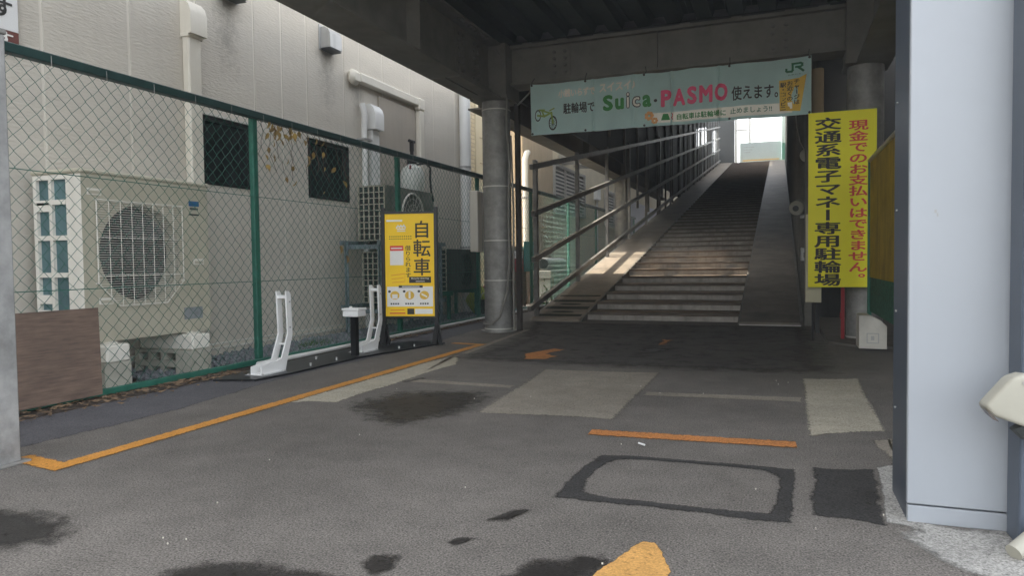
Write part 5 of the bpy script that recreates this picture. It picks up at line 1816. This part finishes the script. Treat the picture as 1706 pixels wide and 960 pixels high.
# photo space of the banner: 0..1 across, 0..1 up
ptext("小銭いらずで", .110, .70, .252, .865, M_BCREAM, .04)
ptext("スイスイ♪", .270, .73, .405, .90, M_BCREAM, .04)
ptext("駐輪場で", .130, .375, .250, .585, M_INK, .02)
ptext("S", .283, .365, .322, .665, M_BGREEN, .045)
ptext("u", .330, .365, .363, .585, M_BGREEN, .045)
ptext("i", .371, .375, .384, .68, M_INK, .06)
ptext("c", .392, .375, .424, .59, M_INK, .06)
ptext("i", .3735, .39, .3815, .665, M_BCREAM, .015, .0055)
ptext("c", .3955, .395, .4205, .57, M_BCREAM, .015, .0055)
ptext("a", .431, .37, .463, .60, M_BGREEN, .045)
p = Print(); disc(p.mb, p.flat, .478, .48, .006, .03); p.done("lettering", M_INK)
for ch_, xa_, xb_ in (("P", .497, .535), ("A", .540, .583), ("S", .590, .624), ("M", .632, .678), ("O", .685, .729)):
    ptext(ch_, xa_, .345 + .1 * (xa_ - .497), xb_, .665 + .1 * (xa_ - .497), M_BPINK, .045)
ptext("使えます。", .742, .345, .895, .60, M_INK, .018)
p = Print(.0022); rect(p.mb, p.flat, .47, .055, .905, .245, 8, 1)
rect(p.mb, p.flat, .905, .055, .94, .235, 3, 1); p.done("print_band", M_BCREAM)
ptext("自転車は駐輪場に", .553, .09, .723, .205, M_BGREEN, .025, .0036)
ptext("止めましょう!!", .737, .11, .875, .215, M_JR, .012, .0036)
p = Print(.004); p.mb.add([p.flat(*q) for q in ((.498, .10), (.53, .10), (.522, .22), (.505, .22))], [(0, 1, 2, 3)]); p.done("print_cone", M_BGREEN)
p = Print(.004)
stroke(p.mb, lambda a, b, e=0: (a / 5.1, b, e), [(.536 * 5.1, .22), (.540 * 5.1, .17), (.536 * 5.1, .14), (.540 * 5.1, .09)], .012); p.done("print_sign", M_RED)
p = Print(.004)
for (cx_, cy_, rr) in ((.455, .20, .018), (.475, .10, .013)):
    for k in range(7):
        a = 2 * PI * k / 7
        disc(p.mb, p.flat, cx_ + rr * .6 * math.cos(a), cy_ + rr * 3 * math.sin(a), rr * .38, rr * 1.9, 10)
p.done("print_flower", M_PRINTO if False else flat("peach print", (0.72, 0.36, 0.13)))
p = Print(.0028); p.mb.add([p.flat(*q) for q in ((.900, .10), (.965, .07), (.985, .70), (.962, .645), (.898, .63))], [(0, 1, 2, 3, 4)]); p.done("print_tag", M_BYEL)
p = Print(.0044)
for j, s in enumerate(("チャージは", "お近くの", "駅・コンビニ")):
    column_text(p.mb, s, p.flat, .944 - j * .0215, .635 - .02 * j, .02, .09, .09 if j != 2 else .082, .025)
p.done("lettering", M_INK)
ASP = BW / BH


def pst(p, pts, w):
    stroke(p.mb, lambda a, b, e=0: (a / ASP, b, e), [(q[0] * ASP, q[1]) for q in pts], w)


# railway emblem, heavy joined letters
p = Print(.004)
pst(p, [(.941, .90), (.941, .79), (.938, .77), (.924, .77), (.921, .785), (.921, .81)], .034)
pst(p, [(.9405, .90), (.966, .90), (.971, .885), (.971, .855), (.966, .84), (.952, .84)], .034)
pst(p, [(.958, .835), (.974, .765)], .036)
p.done("emblem", M_JR)
ptext("JR東日本", .926, .70, .968, .722, M_JR, 0, .004)
# printed bicycle
p = Print(.004)
disc(p.mb, p.flat, .030, .38, .0125, .115, 24, .78); p.done("print_wheel", M_INK)
p = Print(.004)
disc(p.mb, p.flat, .088, .22, .0165, .145, 24, .78)
for k in range(6):
    a = PI * k / 6
    pst(p, [(.088 - .013 * math.cos(a), .22 - .11 * math.sin(a)), (.088 + .013 * math.cos(a), .22 + .11 * math.sin(a))], .008)
p.done("print_wheel", M_INK)
p = Print(.0045)
pst(p, [(.030, .38), (.055, .36), (.082, .43), (.088, .22)], .035); pst(p, [(.055, .36), (.046, .47), (.080, .42)], .03); pst(p, [(.076, .47), (.092, .51)], .025); pst(p, [(.038, .485), (.054, .48)], .035)
p.done("print_frame", flat("lime print", (0.30, 0.42, 0.10)))
fnb = bsurf(.003)
for a in (.005, .215, .437, .735, .995):
    for b in (.975, .03):
        mb = MB(); c = Vector(fnb(min(max(a, .006), .994), b)); mb.tube([c, c + Vector((0, -.006, 0))], .012, 10); mb.build("grommet", M_FAN, ban)
for a in (.005, .215, .437, .735, .995):
    c = Vector(fnb(min(max(a, .006), .994), .975))
    mb = MB(); mb.tube([c, c + Vector((random.uniform(-.02, .02), .03, .04)), Vector((c.x, BY - .005, 2.80))], .004, 5); mb.build("tie_cord", M_RUBBER, ban)

# ================================================================== ADDED AIR VEIL
mb = MB(); mb.box(-89.5, 89.5, -89.5, 129.5, -1.0, 14.5)
hz = bpy.data.materials.new("air")
hz.use_nodes = True
hn = hz.node_tree
hn.nodes.remove(hn.nodes["Principled BSDF"])
pv = hn.nodes.new("ShaderNodeVolumePrincipled")
pv.inputs["Color"].default_value = (0.86, 0.92, 0.95, 1)
pv.inputs["Density"].default_value = 0.008
pv.inputs["Anisotropy"].default_value = 0.3
hn.links.new(pv.outputs[0], hn.nodes["Material Output"].inputs["Volume"])
tag(mb.build("added_haze", hz), "added scattering air that lifts the dark under the deck and stairs", kind="stuff")  # volume added to lift the darks and veil the stairs
